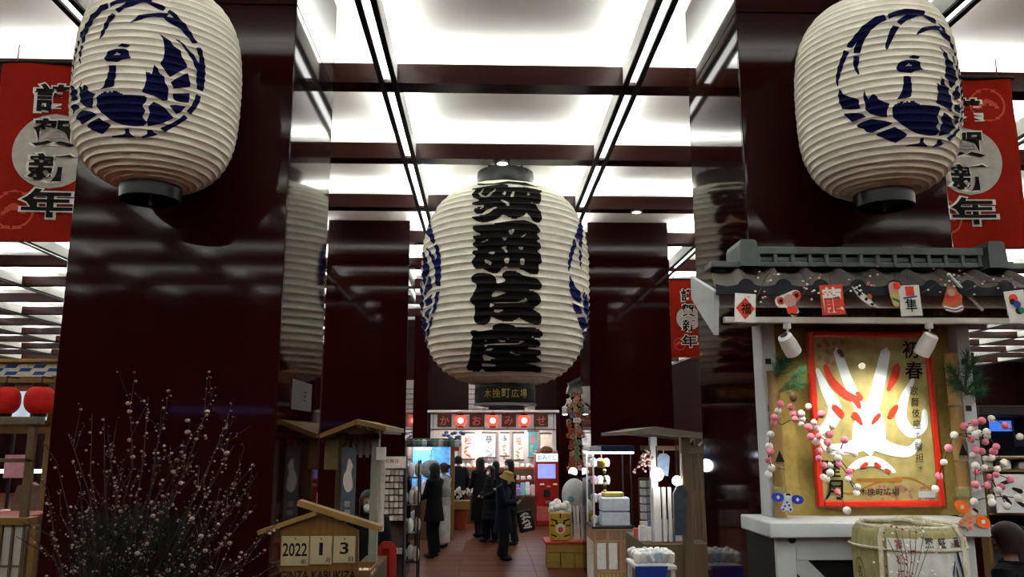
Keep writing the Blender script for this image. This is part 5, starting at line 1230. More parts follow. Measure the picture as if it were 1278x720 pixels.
# bagged snack stand in front of the rack, red cloth
c = P(507, 690, 12.6)
t = thing('snack_stand', 'black wire stand with clear snack bags at the aisle left edge', 'stand', (c.x, 12.75, .008))
for x in (c.x - .1, c.x + .16):
    for y in (12.6, 12.95): MB().tube([(x, y, .01), (x, y, 1.75)], .012, 6).build('rod', DARK, t)
for z0 in (.3, .7, 1.1, 1.5): MB().box(c.x - .1, 12.6, z0 - .01, c.x + .16, 12.95, z0).build('wire_shelf', DARK, t)
for k in range(12):
    o = MB().ball((0, 0, .11), (.055, .06, .11), 10, 7).build('snack_bag', [GW[1], GW[0], mat('bag_beige', (.5, .42, .36), .4)][k % 3], None, smooth=True)
    o.location = (c.x - .03 + (k % 3) * .06 * 1.5 - .02, 12.68 + (k % 2) * .16, (.3, .7, 1.1, 1.5)[k // 3] + .001); tag(o, '%s snack bag from the left, %s shelf of the black wire stand' % (ORD[k % 3], ORDV(k // 3, 4)), 'bag', 'snack bags on the wire stand')
c = P(481, 690, 6.9)
t = thing('red_cloth_seat', 'red cloth covered high backed seat beside the shrine stall', 'chair', (c.x, 6.95, .008))
MB().obox((c.x, 6.98, .62), (.16, .12, 1.25), None, .05).build('red_cover', mat('seat_red', (.26, .014, .011), .9, spec=.1, var=.1), t, smooth=True)
MB().box(c.x - .07, 6.6, .40, c.x + .07, 6.95, .47, .02).build('seat', mat('seat_red', (1, 1, 1)), t)
for y in (6.62, 6.98): MB().box(c.x - .06, y, .01, c.x + .06, y + .04, .41).build('leg', DARK, t)
c = P(489, 660, 7.6)
# ---------------- pole of colourful ornaments, lamp box ----------------
OY = 14.75
tp2 = thing('ornament_pole', 'white post hung with colourful paper ornaments right of the aisle', 'post', (P(731, 600, OY).x, OY, .008))
x = P(731, 600, OY).x
MB().box(x - .05, OY, .01, x + .05, OY + .1, P(731, 486, OY).z, .006).build('post', METW, tp2)
a = P(709, 492, OY - .1); b = P(738, 463, OY - .1)
o = MB().prism([(P(707, 491, OY).x, OY - .15, P(707, 491, OY).z), (P(738, 490, OY).x, OY - .15, P(738, 490, OY).z), (P(738, 464, OY).x, OY - .15, P(738, 464, OY).z), (P(709, 482, OY).x, OY - .15, P(709, 482, OY).z)], (0, .3, 0)).build('lamp_box', mat('box_grey', (.42, .44, .45), .5), tp2)
MB().bar(P(709, 480, OY - .2), P(737, 466, OY - .2), .12, .06).build('dark_slot', mat('slot_grey', (.10, .12, .12), .5), tp2)
c = P(705, 512, OY - .1); MB().lathe([(.045, -.07), (.05, .05), (.03, .07)], c, 14).build('spot_head', METW, tp2, smooth=True); MB().lathe([(.04, -.078), (.04, -.074)], c, 14).build('spot_lens', LAMP, tp2)
MB().tube([c + Vector((0, 0, .07)), P(714, 492, OY - .05)], .012, 6).build('spot_arm', METW, tp2)
rd = random.Random(77); fl = [CPIN, CORA, CYEL, GW[7], MWH, mat('orn_blue', (.15, .2, .5), .6), mat('orn_green', (.25, .32, .16), .6), mat('orn_red', (.5, .07, .08), .6)]
for col, px_ in enumerate((712, 717, 722)):
    for k in range(15):
        q = P(px_ + rd.uniform(-3, 3), 492 + k * 6.6 + rd.uniform(-2, 2), OY - .12 - col * .03)
        m = MB()
        for j in range(5): m.ball(q + Vector((.032 * math.cos(j * 1.257), -.01, .032 * math.sin(j * 1.257))), (.026, .015, .022), 6, 4)
        m.build('ornament', rd.choice(fl), tp2)
    MB().tube([P(px_, 488, OY - .12 - col * .03), P(px_, 596, OY - .12 - col * .03)], .005, 5).build('string', GOLD if col == 1 else DARK, tp2)
MB().bar(P(719, 494, OY - .09), P(719, 590, OY - .09), .07, .015).build('gold_streamer', mat('streamer_gold', (.45, .33, .12), .6, var=.2), tp2)
rd = random.Random(5); m = MB()
tw_ = thing('white_cloud_ornament', 'large white rounded paper ornament with pale streamers under the colourful pole', 'ornament', (P(716, 660, 14.4).x, 14.45, .45))
c = P(717, 618, 14.4)
MB().ball(c, (.22, .14, .28), 18, 12).build('paper_globe', mat('globe_white', (.6, .62, .62), .6, var=.08), tw_, smooth=True)
b0 = P(715, 589, 14.25); MB().ball(b0, (.075, .05, .07), 14, 9).build('bright_bulb', mat('bulb_soft', (1, 1, 1), .4, emit=3.5, ecol=(1, 1, .97), var=0), tw_, smooth=True)
MB().bar(P(710, 592, 14.22), P(736, 600, 14.22), .03, .05).build('dark_ribbon', DARK, tw_)
MB().ball(c + Vector((-.08, -.14, -.05)), (.06, .015, .05), 10, 6).build('blue_mark', mat('mark_blue', (.25, .5, .6), .6), tw_)
for k in range(8):
    px_ = 703 + k * 4.4; MB().bar(P(px_, 628, 14.3), P(px_ + rd.uniform(-3, 3), 674, 14.25), .045, .012).build('paper_streamer', [GW[5], GW[0], GW[1]][k % 3], tw_)
# yellow bench with the tiger bag
a = P(682, 709, 13.95); b = P(735, 709, 13.95); yz = P(706, 678, 13.9).z
tbn = thing('wooden_bench', 'yellow wooden box bench with a red top at the right of the aisle', 'bench', ((a.x + b.x) / 2, 14.2, .008))
MB().box(a.x + .03, 13.97, .01, b.x, 14.55, yz - .04).build('carcass', WOODD, tbn)
n = 3
YW = mat('yellow_wood', (.42, .26, .05), .5, var=.15, scale=6, vec=(1, 1, 8))
for k in range(n):
    w_ = (b.x - a.x) / n; MB().box(a.x + k * w_ + .006, 13.945, .012, a.x + (k + 1) * w_ - .006, 13.97, yz - .16, .004).build('front_board', YW, tbn)
MB().box(a.x, 13.94, yz - .15, b.x, 13.97, yz - .02, .004).build('front_rail', YW, tbn)
MB().box(a.x - .02, 13.92, yz - .02, b.x + .02, 14.6, yz + .02, .008).build('red_top', mat('bench_red', (.50, .05, .03), .6), tbn)
tg0 = P(699, 674, 14.1)
ttg = thing('tiger_bag', 'orange and yellow tiger faced paper bag with white tissue on the bench', 'bag', (tg0.x, 14.1, yz + .022))
zb0 = yz + .022; hw = .17; hh = P(700, 639, 14.1).z - zb0
MB().box(tg0.x - hw, 14.0, zb0, tg0.x + hw, 14.22, zb0 + hh, .02).build('bag_body', mat('tiger_yellow', (.60, .36, .04), .6, var=.15), ttg)
ft = plane((tg0.x, 14.0, zb0 + hh / 2), (1, 0, 0), (0, 0, 1), .003)
m = MB()
for s_ in ([(-.15, .12, .02), (-.06, .09, .03)], [(.15, .12, .02), (.06, .09, .03)], [(-.16, .02, .02), (-.1, .02, .025)], [(.16, .02, .02), (.1, .02, .025)], [(-.15, -.12, .02), (-.07, -.15, .03)], [(.15, -.12, .02), (.07, -.15, .03)], [(0, .2, .03), (0, .14, .02)]): flat(MB(), stroke(s_), ft).build('tiger_stripe', DARK, ttg)
for sx in (-1, 1): flat(MB(), disc((sx * .06, .06), .022, 12), ft).build('eye', DARK, ttg)
m = MB(); flat(m, disc((0, -.03), .08, 18), plane((tg0.x, 14.0, zb0 + hh / 2), (1, 0, 0), (0, 0, 1), .0045)); m.build('muzzle', WHITE, ttg)
m = MB(); flat(m, disc((0, -.045), .045, 16), plane((tg0.x, 14.0, zb0 + hh / 2), (1, 0, 0), (0, 0, 1), .006)); m.build('mouth', CRED, ttg)
rd = random.Random(2); m = MB()
for k in range(16): m.ball((tg0.x + rd.uniform(-.13, .13), 14.1 + rd.uniform(-.06, .06), zb0 + hh + rd.uniform(-.02, .16)), (.07, .05, .06), 8, 5)
o = m.build('tissue', MWH, ttg); o['kind'] = 'stuff'
# ---------------- glass showcase on a wooden counter ----------------
SY = 11.3; z_ = lambda y: P(760, y, SY).z
s0 = P(741, 660, SY).x; s1 = P(791, 660, SY).x; s0b = s0 - .02; ct = z_(657)
tsc = thing('showcase', 'glass showcase with a navy header on a slatted wooden counter', 'showcase', ((s0 + s1) / 2, SY, .008))
sd = .75   # depth
MB().box(s0, SY, .01, s1, SY + sd, ct - .03, .004).build('counter', mat('counter_salmon', (.42, .22, .13), .55, var=.12, scale=5), tsc)
CW = mat('counter_wood', (.45, .32, .17), .5, var=.15, scale=6)
MB().box(s0 - .02, SY - .02, ct - .03, s1 + .02, SY + sd, ct, .004).build('counter_top', DARK, tsc)
nX = 6
for k in range(4): x = s0 + (s1 - s0 - .025) * k / 3; MB().box(x, SY - .015, .01, x + .025, SY, ct - .03, .002).build('frame_stile', CW, tsc)
for zz_ in (.02, .22, .34, ct - .20, ct - .05): MB().box(s0, SY - .018, zz_, s1, SY - .003, zz_ + .02, .002).build('frame_rail', CW, tsc)
for k in range(2): x = s0 + .035 + k * .15; MB().box(x, SY - .012, .38, x + .12, SY - .002, ct - .21, .004).build('pale_panel', GW[0], tsc)
for k in range(6): x = s0 + .04 + k * .05; MB().box(x, SY - .012, .26, x + .03, SY - .002, .33, .003).build('yellow_slat', CYEL, tsc)
for k in range(3): y = SY + .02 + k * .24; MB().box(s0 - .012, y, .1, s0 - .001, y + .2, ct - .2, .003).build('side_panel', GW[1], tsc)
gh = z_(566)
for x in (s0, s1 - .02):
    for y in (SY, SY + sd - .03): MB().box(x, y, ct, x + .02, y + .02, gh).build('case_post', DARK if x > s0 else METW, tsc)
MB().box(s0 - .03, SY - .04, gh, s1 + .02, SY + sd, gh + .025, .003).build('lamp_strip', TUBE, tsc)
MB().box(s0 + .12, SY - .05, gh + .026, s1 + .03, SY + sd, z_(556), .006).build('navy_header', mat('header_navy', (.01, .015, .06), .6), tsc)
MB().box(s0 - .04, SY - .05, gh + .026, s0 + .11, SY + sd, z_(557), .006).build('grey_header', GW[6], tsc)
for sh_ in (.3, .55, .8):
    MB().box(s0 + .02, SY + .25, ct + (gh - ct) * sh_, s0 + .3, SY + sd - .05, ct + (gh - ct) * sh_ + .008).build('glass_shelf', GLASS, tsc)
for nm, q in (('front_pane', [(s0 + .02, SY + .005), (s1 - .02, SY + .005)]), ('side_pane', [(s0 + .008, SY + .02), (s0 + .008, SY + sd - .03)])):
    MB().add([(q[0][0], q[0][1], ct), (q[1][0], q[1][1], ct), (q[1][0], q[1][1], gh), (q[0][0], q[0][1], gh)], [(0, 1, 2, 3)]).build(nm, GLASS, tsc)
plight('showcase_light', s0 + .25, SY + .1, gh - .06, 12, (.85, .92, 1), .04, tsc)
for k in range(2):
    o = MB().box(-.19, -.12, 0, .19, .12, .17, .006).build('white_box', GW[0]); o.location = (s1 - .22, SY + .22, ct + .001 + k * .19)
    tag(o, ('lower' if k == 0 else 'upper') + ' of two white boxes stacked in the showcase', 'box', 'white boxes in the showcase')
o = MB().box(-.14, -.1, 0, .14, .1, .06, .01).build('yellow_box', CYEL); o.location = (s1 - .24, SY + .22, ct + .001 + .37); tag(o, 'flat yellow box on top of the white boxes in the showcase', 'box')
for k in range(4):
    for j in range(3):
        z0 = ct + .002 if k == 0 else ct + (gh - ct) * (.3, .55, .8)[k - 1] + .01
        o = MB().lathe([(.04, 0), (.05, .04), (.045, .09), (.015, .11)], (0, 0, 0), 12).build('jar', [GW[0], GW[5], GW[7]][(j + k) % 3], None, smooth=True); o.location = (s0 + .07 + j * .09, SY + .45, z0)
        tag(o, '%s pale jar from the left on the %s level of the showcase' % (ORD[j], ('counter', 'lower shelf', 'middle shelf', 'top shelf')[k]), 'jar', 'jars on the showcase shelves')
c = Vector((s0 + .14, SY + .15, z_(578))); t = thing('gold_bell', 'round gold bell ornament hanging in the showcase', 'ornament', c)
MB().lathe([(.02, .06), (.06, .03), (.065, -.02), (.04, -.06), (.01, -.065)], c, 16).build('bell', mat('bell_gold', (.5, .33, .05), .3, metal=.8), t, smooth=True); MB().tube([c + Vector((0, 0, .06)), (c.x, c.y, gh)], .006, 5).build('cord', CRED, t)
for k in range(7): MB().ball(c + Vector((.04, 0, -.10 - .045 * k)), .024, 8, 6).build('bead', DARK if k % 2 else CYEL, t)
# ---------------- wooden stall with bright lamps on the right ----------------
WY = 8.2; q = lambda x, y, d=WY: P(x, y, d)
PALEW = mat('stall_wood', (.16, .115, .065), .6, var=.2, scale=6, vec=(1, 1, .15))
twl = thing('wooden_stall', 'pale wooden stall with a thin roof and bright bulbs right of the aisle', 'stall', (q(825, 600).x, WY, .008))
for px_, w_, d in ((816, .07, WY), (856, .09, WY - .2), (818, .06, WY + 1.1), (872, .06, WY + .4)):
    x = P(px_, 600, d).x; MB().box(x - w_ / 2, d - w_ / 2, .01, x + w_ / 2, d + w_ / 2, q(820, 545).z, .006).build('post', PALEW if px_ != 816 else GREYW, twl)
ra_ = [q(774, 539), q(810, 533), q(884, 543), q(884, 549), q(810, 542), q(774, 543)]
MB().prism([Vector((p.x, WY - .35, p.z)) for p in ra_], (0, 1.7, 0)).build('roof', mat('stall_roof', (.16, .13, .10), .6, var=.15), twl)
MB().box(q(800, 556).x, WY - .03, q(800, 562).z, q(878, 556).x, WY + .03, q(800, 556).z, .005).build('beam', PALEW, twl)
MB().box(q(850, 556).x, WY - .25, q(800, 566).z, q(880, 556).x, WY - .19, q(800, 558).z, .005).build('beam', PALEW, twl)
for px_ in (856, 872, 880): MB().bar(q(px_, 556, WY - .1), q(px_ + 10, 546, WY - .1), .02, .02).build('bracket', METW, twl)
cz = q(820, 676).z
MB().box(q(800, 680).x, WY - .2, .01, q(880, 680).x, WY + .9, cz, .006).build('counter', PALEW, twl)
for px_, py, r, e in ((820, 592, .062, 30), (845, 600, .045, 14)):
    c = q(px_, py, WY - .22); MB().ball(c, r, 14, 10).build('bulb', LAMP, twl, smooth=True)
    MB().tube([c + Vector((0, 0, r)), (c.x, c.y, q(820, 556).z)], .006, 5).build('bulb_cord', DARK, twl)
for px_, w_ in ((819, .07), (828, .035), (835, .03)):
    a = q(px_, 608, WY - .1); b = q(px_, 676, WY - .1); MB().box(a.x - w_ / 2, WY - .12, b.z, a.x + w_ / 2, WY - .08, a.z, .004).build('white_slat', METW, twl)
for px_ in (862, 868, 874, 880):
    a = q(px_, 566, WY + .2); b = q(px_, 676, WY + .2); MB().box(a.x - .018, WY + .18, b.z, a.x + .018, WY + .22, a.z, .003).build('lattice_slat', PALEW, twl)
a = q(828, 592, WY + .05)
t = thing('blue_shirt', 'pale blue cloth hanging from the stall beam by the bright bulb', 'cloth', (a.x, WY + .05, q(828, 592).z))
MB().prism([q(822, 593, WY + .03), q(834, 594, WY + .03), q(836, 570, WY + .03), q(832, 566, WY + .03), q(824, 566, WY + .03), q(820, 572, WY + .03)], (0, .04, 0)).build('cloth', mat('shirt_blue', (.30, .42, .60), .8, var=.15), t); MB().tube([q(828, 566, WY + .05), q(828, 560, WY + .05)], .006, 5).build('hook', STEEL, t)
a = q(848, 640, WY - .28)
t = thing('dark_garment', 'dark glossy garment hanging on the right stall post', 'cloth', (a.x, WY - .28, q(848, 665).z))
MB().prism([q(842, 668, WY - .32), q(856, 668, WY - .32), q(858, 612, WY - .32), q(852, 605, WY - .32), q(846, 606, WY - .32), q(841, 616, WY - .32)], (0, .06, 0)).build('cloth', mat('garment_dark', (.07, .08, .10), .35, var=.3), t); MB().tube([q(850, 606, WY - .28), q(850, 566, WY - .24)], .006, 5).build('hook', STEEL, t)
rd = random.Random(9)
for i in range(14):
    px_ = 803 + (i % 7) * 9; x = q(px_, 660).x; y = WY + .05 + (i // 7) * .3; h = rd.uniform(.08, .22)
    o = MB().box(-.035, -.03, 0, .035, .03, h, .006).build('packet', [GW[0], GW[5], GW[2], GW[1], GW[3]][i % 5]); o.location = (x, y, cz + .001); tag(o, '%s packet from the left, %s row, wooden stall counter' % (ORD[i % 7], ('front', 'rear')[i // 7]), 'packet', 'packets on the wooden stall counter')
for i in range(10):
    x = q(803 + (i % 2) * 6, 630, WY + 1.3).x; z0 = q(800, 600 + (i // 2) * 10, WY + 1.3).z
    o = MB().box(-.03, -.04, 0, .03, .04, .07, .006).build('hung_packet', GW[(0, 6)[i % 2]]); o.location = (x, WY + 1.3, z0 - .07); tag(o, '%s packet in row %s from the top of the pin board behind the wooden stall' % (('left', 'right')[i % 2], NUM[i // 2]), 'packet', 'packets on the stall board')
a = q(797, 596, WY + 1.36); b = q(812, 650, WY + 1.36); o = MB().box(a.x, WY + 1.35, 0.01, b.x, WY + 1.38, a.z, .004).build('pin_board', WOODB); tag(o, 'brown pin board of white packets behind the wooden stall', 'board')
# flower garland on the stall's left
rd = random.Random(19); a = q(812, 562, WY - .1)
t = thing('flower_garland', 'drooping garland of pink and white blossoms left of the wooden stall', 'garland', tuple(a))
for k in range(6):
    e = q(792 + k * 3.5, 585 + rd.uniform(-8, 10), WY - .1); mid = (a + e) / 2 + Vector((0, 0, .05)); MB().tube([a, mid, e], .003, 4).build('stem', WOODB, t)
    m = MB()
    for j in range(9): u = rd.uniform(.3, 1); m.ball(a + (e - a) * u + Vector((rd.gauss(0, .02), rd.gauss(0, .02), rd.gauss(.02, .02))), .012, 6, 4)
    o = m.build('blossoms', [GW[7], MWH, CPIN][k % 3], t); o['kind'] = 'stuff'
# basket table with white paper bags in front
NY = 6.7; n0 = P(814, 690, NY)
t = thing('bag_table', 'small table with a bright blue cloth at the bottom right of the aisle', 'table', (n0.x, NY + .1, .008))
nz_ = P(814, 704, NY).z
MB().box(n0.x - .15, NY - .1, nz_ - .03, n0.x + .17, NY + .35, nz_, .005).build('table_top', METW, t)
MB().prism([(n0.x - .155, NY - .105, nz_), (n0.x + .10, NY - .105, nz_), (n0.x + .02, NY - .105, nz_ - .35), (n0.x - .155, NY - .105, nz_ - .5)], (0, .004, 0)).build('blue_cloth', mat('cloth_royal', (.02, .05, .36), .7), t)
for x in (n0.x - .14, n0.x + .13):
    for y in (NY - .08, NY + .3): MB().box(x, y, .01, x + .03, y + .03, nz_ - .03).build('leg', METW, t)
rd = random.Random(12)
for i in range(18):
    o = MB().obox((0, 0, .045), (.07, .05, .085), Matrix.Rotation(rd.uniform(-.5, .5), 3, 'Y') @ Matrix.Rotation(rd.uniform(0, 3), 3, 'Z'), .012).build('wrapped_sweet', [MWH, GW[0], GW[5], mat('wrap_ice', (.5, .62, .78), .25), mat('wrap_clear', (.6, .62, .6), .15)][i % 5])
    o.location = (n0.x - .12 + (i % 6) * .05, NY - .05 + ((i // 6) % 3) * .12, nz_ + .012 + (i % 3) * .0); tag(o, '%s wrapped sweet from the left in the %s row on the blue cloth table' % (ORD[i % 6], ('front', 'middle', 'back')[i // 6]), 'sweet', 'wrapped sweets on the blue cloth table')
plight('table_light', n0.x + .05, NY + .1, nz_ + .75, 2.5, (.9, .95, 1), .05, t)
# ---------------- shrine shaped wooden stall against the left pillar ----------------
HY = 6.25; h = lambda x, y, d=HY: P(x, y, d)
thh = thing('shrine_stall', 'narrow wooden stall with a gabled roof beside the left pillar', 'stall', (h(440, 600).x, HY, .008))
OW = mat('old_wood', (.115, .075, .035), .6, var=.2, scale=7, vec=(1, 1, .15))
for x0_, x1_, d, nm in ((418, 432, HY, OW), (462, 472, HY, mat('post_greyed', (.30, .30, .24), .6, var=.1)), (424, 432, HY + .75, OW), (462, 470, HY + .75, OW)):
    a = P(x0_, 600, d); b = P(x1_, 600, d); MB().box(a.x, d, .01, b.x, d + .08, h(440, 540).z, .005).build('post', nm, thh)
for sgn, (xa, ya), (xb, yb), th_ in ((0, (399, 541), (446, 523), 6), (1, (443, 523), (482, 532), 6)):
    MB().prism([h(xa, ya, HY - .25), h(xb, yb, HY - .25), h(xb, yb + th_, HY - .25), h(xa, ya + th_, HY - .25)], (0, 1.3, 0)).build('roof_slope', WOOD, thh)
for k in range(9):
    a = h(446 + k * 4, 529 + k * 1.1, HY - .2); MB().box(a.x, HY - .24, a.z - .02, a.x + .012, HY + 1.0, a.z + .005).build('rafter', OW, thh)
a = h(399, 546); b = h(422, 586); MB().box(max(a.x, -1.18), HY - .02, b.z, b.x, HY + .03, a.z, .004).build('side_board', mat('board_tan', (.28, .20, .10), .6, var=.12), thh)
a = h(420, 538); b = h(474, 541); MB().box(a.x, HY - .02, h(440, 548).z, b.x, HY + .06, h(440, 542).z, .004).build('lintel', OW, thh)
a = h(432, 548); b = h(462, 572)
for k in range(7):
    x0_ = a.x + (b.x - a.x) * k / 7; MB().box(x0_, HY + .3, b.z + .02 * (k % 2), x0_ + (b.x - a.x) / 7, HY + .31 + .01 * (k % 2), a.z).build('curtain_strip', [mat('curtain_white', (.5, .48, .48), .8), mat('curtain_violet', (.33, .28, .36), .8)][k % 2], thh)
a = h(427, 558, HY - .1); b = h(442, 650, HY - .1)
t = thing('hanging_banner', 'narrow grey blue banner with a pale picture in the shrine stall', 'banner', ((a.x + b.x) / 2, HY - .1, b.z))
MB().box(a.x, HY - .1, b.z, b.x, HY - .085, a.z, .003).build('sheet', mat('banner_slate', (.10, .12, .15), .7), t)
fb = plane(((a.x + b.x) / 2, HY - .1, (a.z + b.z) / 2), (1, 0, 0), (0, 0, 1), .003); m = MB(); flat(m, crm([(-.03, -.02), (.0, -.06), (.035, -.02), (.02, .08), (.03, .13), (.0, .18), (-.015, .1), (-.035, .05)], 3), fb); m.build('pale_picture', GW[1], t)
m = MB(); put(m, '歌', fb, 0, -.14, .045, .045, .01); put(m, '舞', fb, 0, -.2, .045, .045, .01); m.build('banner_lettering', PALE, t)
MB().tube([(a.x, HY - .09, a.z), ((a.x + b.x) / 2, HY - .07, h(440, 545).z), (b.x, HY - .09, a.z)], .004, 4).build('cord', DARK, t)
a = h(470, 558, HY + .06); b = h(476, 664, HY + .06); o = MB().box(a.x + .002, HY + .1, b.z, b.x + .01, HY + .12, h(470, 574).z, .003).build('price_strip', GW[1]); tag(o, 'long thin pale strip sign on the right side of the shrine stall', 'sign')
a = h(470, 558, HY - .02); b = h(482, 574, HY - .02); o = MB().box(a.x, HY - .05, b.z, b.x, HY - .03, a.z, .003).build('white_card', GW[5]); tag(o, 'small blank white card fixed by the shrine stall post', 'sign')
zc_ = h(455, 712, HY - .3).z
MB().box(h(440, 700).x, HY - .45, .01, h(470, 700).x, HY + .7, zc_ - .03, .005).build('counter', OW, thh)
t = thing('goods_tray', 'pale wooden tray lined with red at the front of the shrine stall', 'tray', (h(455, 705, HY - .3).x, HY - .3, zc_ - .03))
a = h(440, 710, HY - .3); b = h(467, 710, HY - .3)
MB().box(a.x, HY - .5, zc_ - .028, b.x, HY - .1, zc_ - .01, .003).build('tray_base', CRED, t)
for y in (HY - .5, HY - .11): MB().box(a.x, y, zc_ - .03, b.x, y + .012, zc_ + .03, .002).build('tray_side', WOOD, t)
for x in (a.x, b.x - .012): MB().box(x, HY - .488, zc_ - .03, x + .012, HY - .11, zc_ + .03, .002).build('tray_side', WOOD, t)
for i in range(6):
    o = MB().box(-.018, -.03, 0, .018, .03, .02, .004).build('charm_packet', [MWH, GW[0]][i % 2]); o.location = (a.x + .04 + (i % 3) * .045, HY - .4 + (i // 3) * .12, zc_ - .0095); tag(o, '%s white charm packet in the %s row of the red lined tray' % (('left', 'middle', 'right')[i % 3], ('front', 'back')[i // 3]), 'packet', 'charm packets in the tray')
# ---------------- left aisle: noodle stall ----------------
LY = 9.4; e_ = lambda x, y, d=LY: P(x, y, d)
tl = thing('food_stall', 'food stall with a blue and cream diamond band at the left edge', 'stall', (e_(30, 600).x, LY, .008))
xa, xb = e_(-70, 500).x, e_(72, 500).x
CRM = mat('band_cream', (.68, .65, .50), .7); BLU = mat('band_blue', (.03, .07, .28), .8, spec=.1)
z0, z1 = e_(40, 468).z, e_(40, 455).z
MB().box(xa, LY, z0 - .02, xb, LY + .05, z1 + .02, .004).build('band_board', CRM, tl)
nq = 8; w_ = (xb - xa) / nq; m = MB()
for r_ in range(3):
    hh_ = (z1 - z0) / 3
    for k in range(nq):
        if (k + r_) % 2: continue
        x = xa + k * w_; zz_ = z0 + r_ * hh_; MB().prism([(x, LY - .004, zz_), (x + w_ * .8, LY - .004, zz_), (x + w_ * 1.0, LY - .004, zz_ + hh_), (x + w_ * .2, LY - .004, zz_ + hh_)], (0, .003, 0)).build('blue_diamond', BLU, tl)
MB().box(xa, LY - .06, z1 + .02, xb, LY + .3, z1 + .06, .004).build('top_trim', WOOD, tl)
MB().box(xa, LY - .03, e_(40, 478).z, xb, LY + .05, z0 - .02, .004).build('lower_trim', WOODD, tl)
MB().box(xa, LY + .02, e_(40, 488).z, xb, LY + .05, e_(40, 478).z).build('brown_board', mat('board_redbrown', (.2, .07, .03), .6), tl)
MB().box(xa, LY + .1, e_(40, 541).z, xb - .05, LY + .16, e_(40, 524).z, .004).build('counter_board', WOODD, tl)
MB().box(xa, LY + .1, .01, xb - .05, LY + .8, 1.0, .01).build('counter', mat('counter_grey', (.18, .18, .17), .6), tl)
MB().box(xb - .1, LY, .01, xb - .02, LY + .08, z0, .005).build('post', WOODD, tl)
RP = mat('red_paper', (.40, .008, .006), .7, spec=.1, emit=.05, ecol=(1, .05, .03))
for i, px_ in enumerate((6, 50, -36)):
    chochin('round red paper lantern hanging at the left food stall, %s' % ('cut by the photo edge', 'nearest the left pillar', 'farthest left')[i], e_(px_, 499.5, LY - .25), .158, False, 'red lanterns of the left food stall', RP, back=.28)
a = e_(13, 520, LY + 1.5); b = e_(62, 500, LY + 1.5)
t = thing('menu_board', 'lit pale menu board on two posts behind the red lanterns', 'sign', ((a.x + b.x) / 2, LY + 1.5, .008))
MB().box(a.x, LY + 1.5, e_(20, 525, LY + 1.5).z, b.x, LY + 1.53, e_(20, 485, LY + 1.5).z).build('panel', mat('menu_lit', (.55, .65, .72), .5, emit=.45, ecol=(.6, .75, .9), var=.25, scale=5), t)
for x in (a.x + .03, b.x - .06): MB().box(x, LY + 1.53, .01, x + .03, LY + 1.56, e_(20, 490, LY + 1.5).z).build('post', DARK, t)
rd = random.Random(14)
for i in range(8):
    px_ = -45 + i * 14.5; hh_ = rd.uniform(.1, .3); o = MB().box(-.06, -.05, 0, .06, .05, hh_, .01).build('food_pack', [GW[3], GW[0], GW[6], GW[7], mat('pack_cyan', (.3, .6, .75), .4)][i % 5]); o.location = (e_(px_, 560).x, LY + .3, 1.001); tag(o, '%s food package from the left on the left food stall counter' % ORD[i], 'package', 'packages on the left food stall counter')
a = e_(14, 575); o = MB().box(a.x - .14, LY + .12, 1.55, a.x + .14, LY + .14, 1.80, .004).build('pink_notice', mat('notice_pink', (.55, .25, .32), .6)); 
o.location.z = e_(16, 597).z; tag(o, 'pink notice panel over the left food stall counter', 'sign')
o = MB().tube([(a.x - .6, LY + .4, 1.7), (a.x + .6, LY + .4, 1.7)], .02, 8).build('tube_light', TUBE); tag(o, 'white tube lamp over the left food stall counter', 'lamp')
# near wooden frame with a paper screen
VY = 6.0; v_ = lambda x, y, d=VY: P(x, y, d)
t = thing('screen_frame', 'wooden frame with a low paper screen at the left edge', 'screen', (v_(20, 650).x, VY, .008))
a = v_(-60, 520); b = v_(46, 520)
MB().box(b.x - .055, VY, v_(40, 655).z, b.x, VY + .04, v_(40, 522).z, .004).build('post', OW, t)
MB().box(a.x, VY - .02, v_(20, 530).z, b.x + .02, VY + .08, v_(20, 520).z, .004).build('top_beam', mat('beam_olive', (.12, .10, .06), .6), t)
MB().box(a.x, VY, v_(20, 577).z, b.x, VY + .04, v_(20, 572).z, .003).build('mid_rail', OW, t)
zt_ = v_(20, 655).z
MB().box(a.x, VY - .03, zt_, b.x + .03, VY + .1, zt_ + .05, .004).build('screen_cap', WOODD, t)
MB().box(a.x, VY, .02, b.x, VY + .02, zt_).build('paper_sheet', mat('shoji_paper', (.38, .36, .33), .8, var=.04), t)
for px_ in (-40, 2, 44):
    x = v_(px_, 690).x; MB().box(x - .04, VY - .02, .01, x, VY + .03, zt_, .003).build('screen_stile', WOODD, t)
for px_ in (28, 14, -15): x = v_(px_, 690).x; MB().box(x - .01, VY - .012, .02, x + .01, VY, zt_, .002).build('screen_bar', OW, t)
for k in range(1, 5): MB().box(a.x, VY - .012, zt_ - .28 * k, b.x, VY - .001, zt_ - .28 * k + .015, .002).build('screen_bar', OW, t)
t = thing('red_counter', 'red topped counter behind the paper screen at the left edge', 'counter', (v_(20, 640, VY + .5).x, VY + .5, .008))
MB().box(a.x, VY + .3, v_(20, 650, VY + .4).z, v_(40, 640, VY + .4).x, VY + .8, v_(20, 643, VY + .4).z, .005).build('counter_top', mat('counter_red', (.22, .014, .010), .6), t)
MB().box(a.x, VY + .34, .01, v_(38, 640, VY + .4).x, VY + .78, v_(20, 650, VY + .4).z).build('counter_body', WOODB, t)
c = v_(28, 625, VY + 1.3)
t = thing('seat_back', 'brown high backed seat behind the red counter', 'chair', (c.x, VY + 1.3, .008))
MB().prism([v_(12, 650, VY + 1.25), v_(44, 650, VY + 1.25), v_(44, 606, VY + 1.25), v_(38, 602, VY + 1.25), v_(22, 606, VY + 1.25), v_(14, 625, VY + 1.25)], (0, .08, 0)).build('backrest', mat('seat_brown', (.16, .08, .06), .6), t)
MB().box(c.x - .2, VY + 1.25, .42, c.x + .2, VY + 1.7, .5, .02).build('seat', mat('seat_brown', (1, 1, 1)), t)
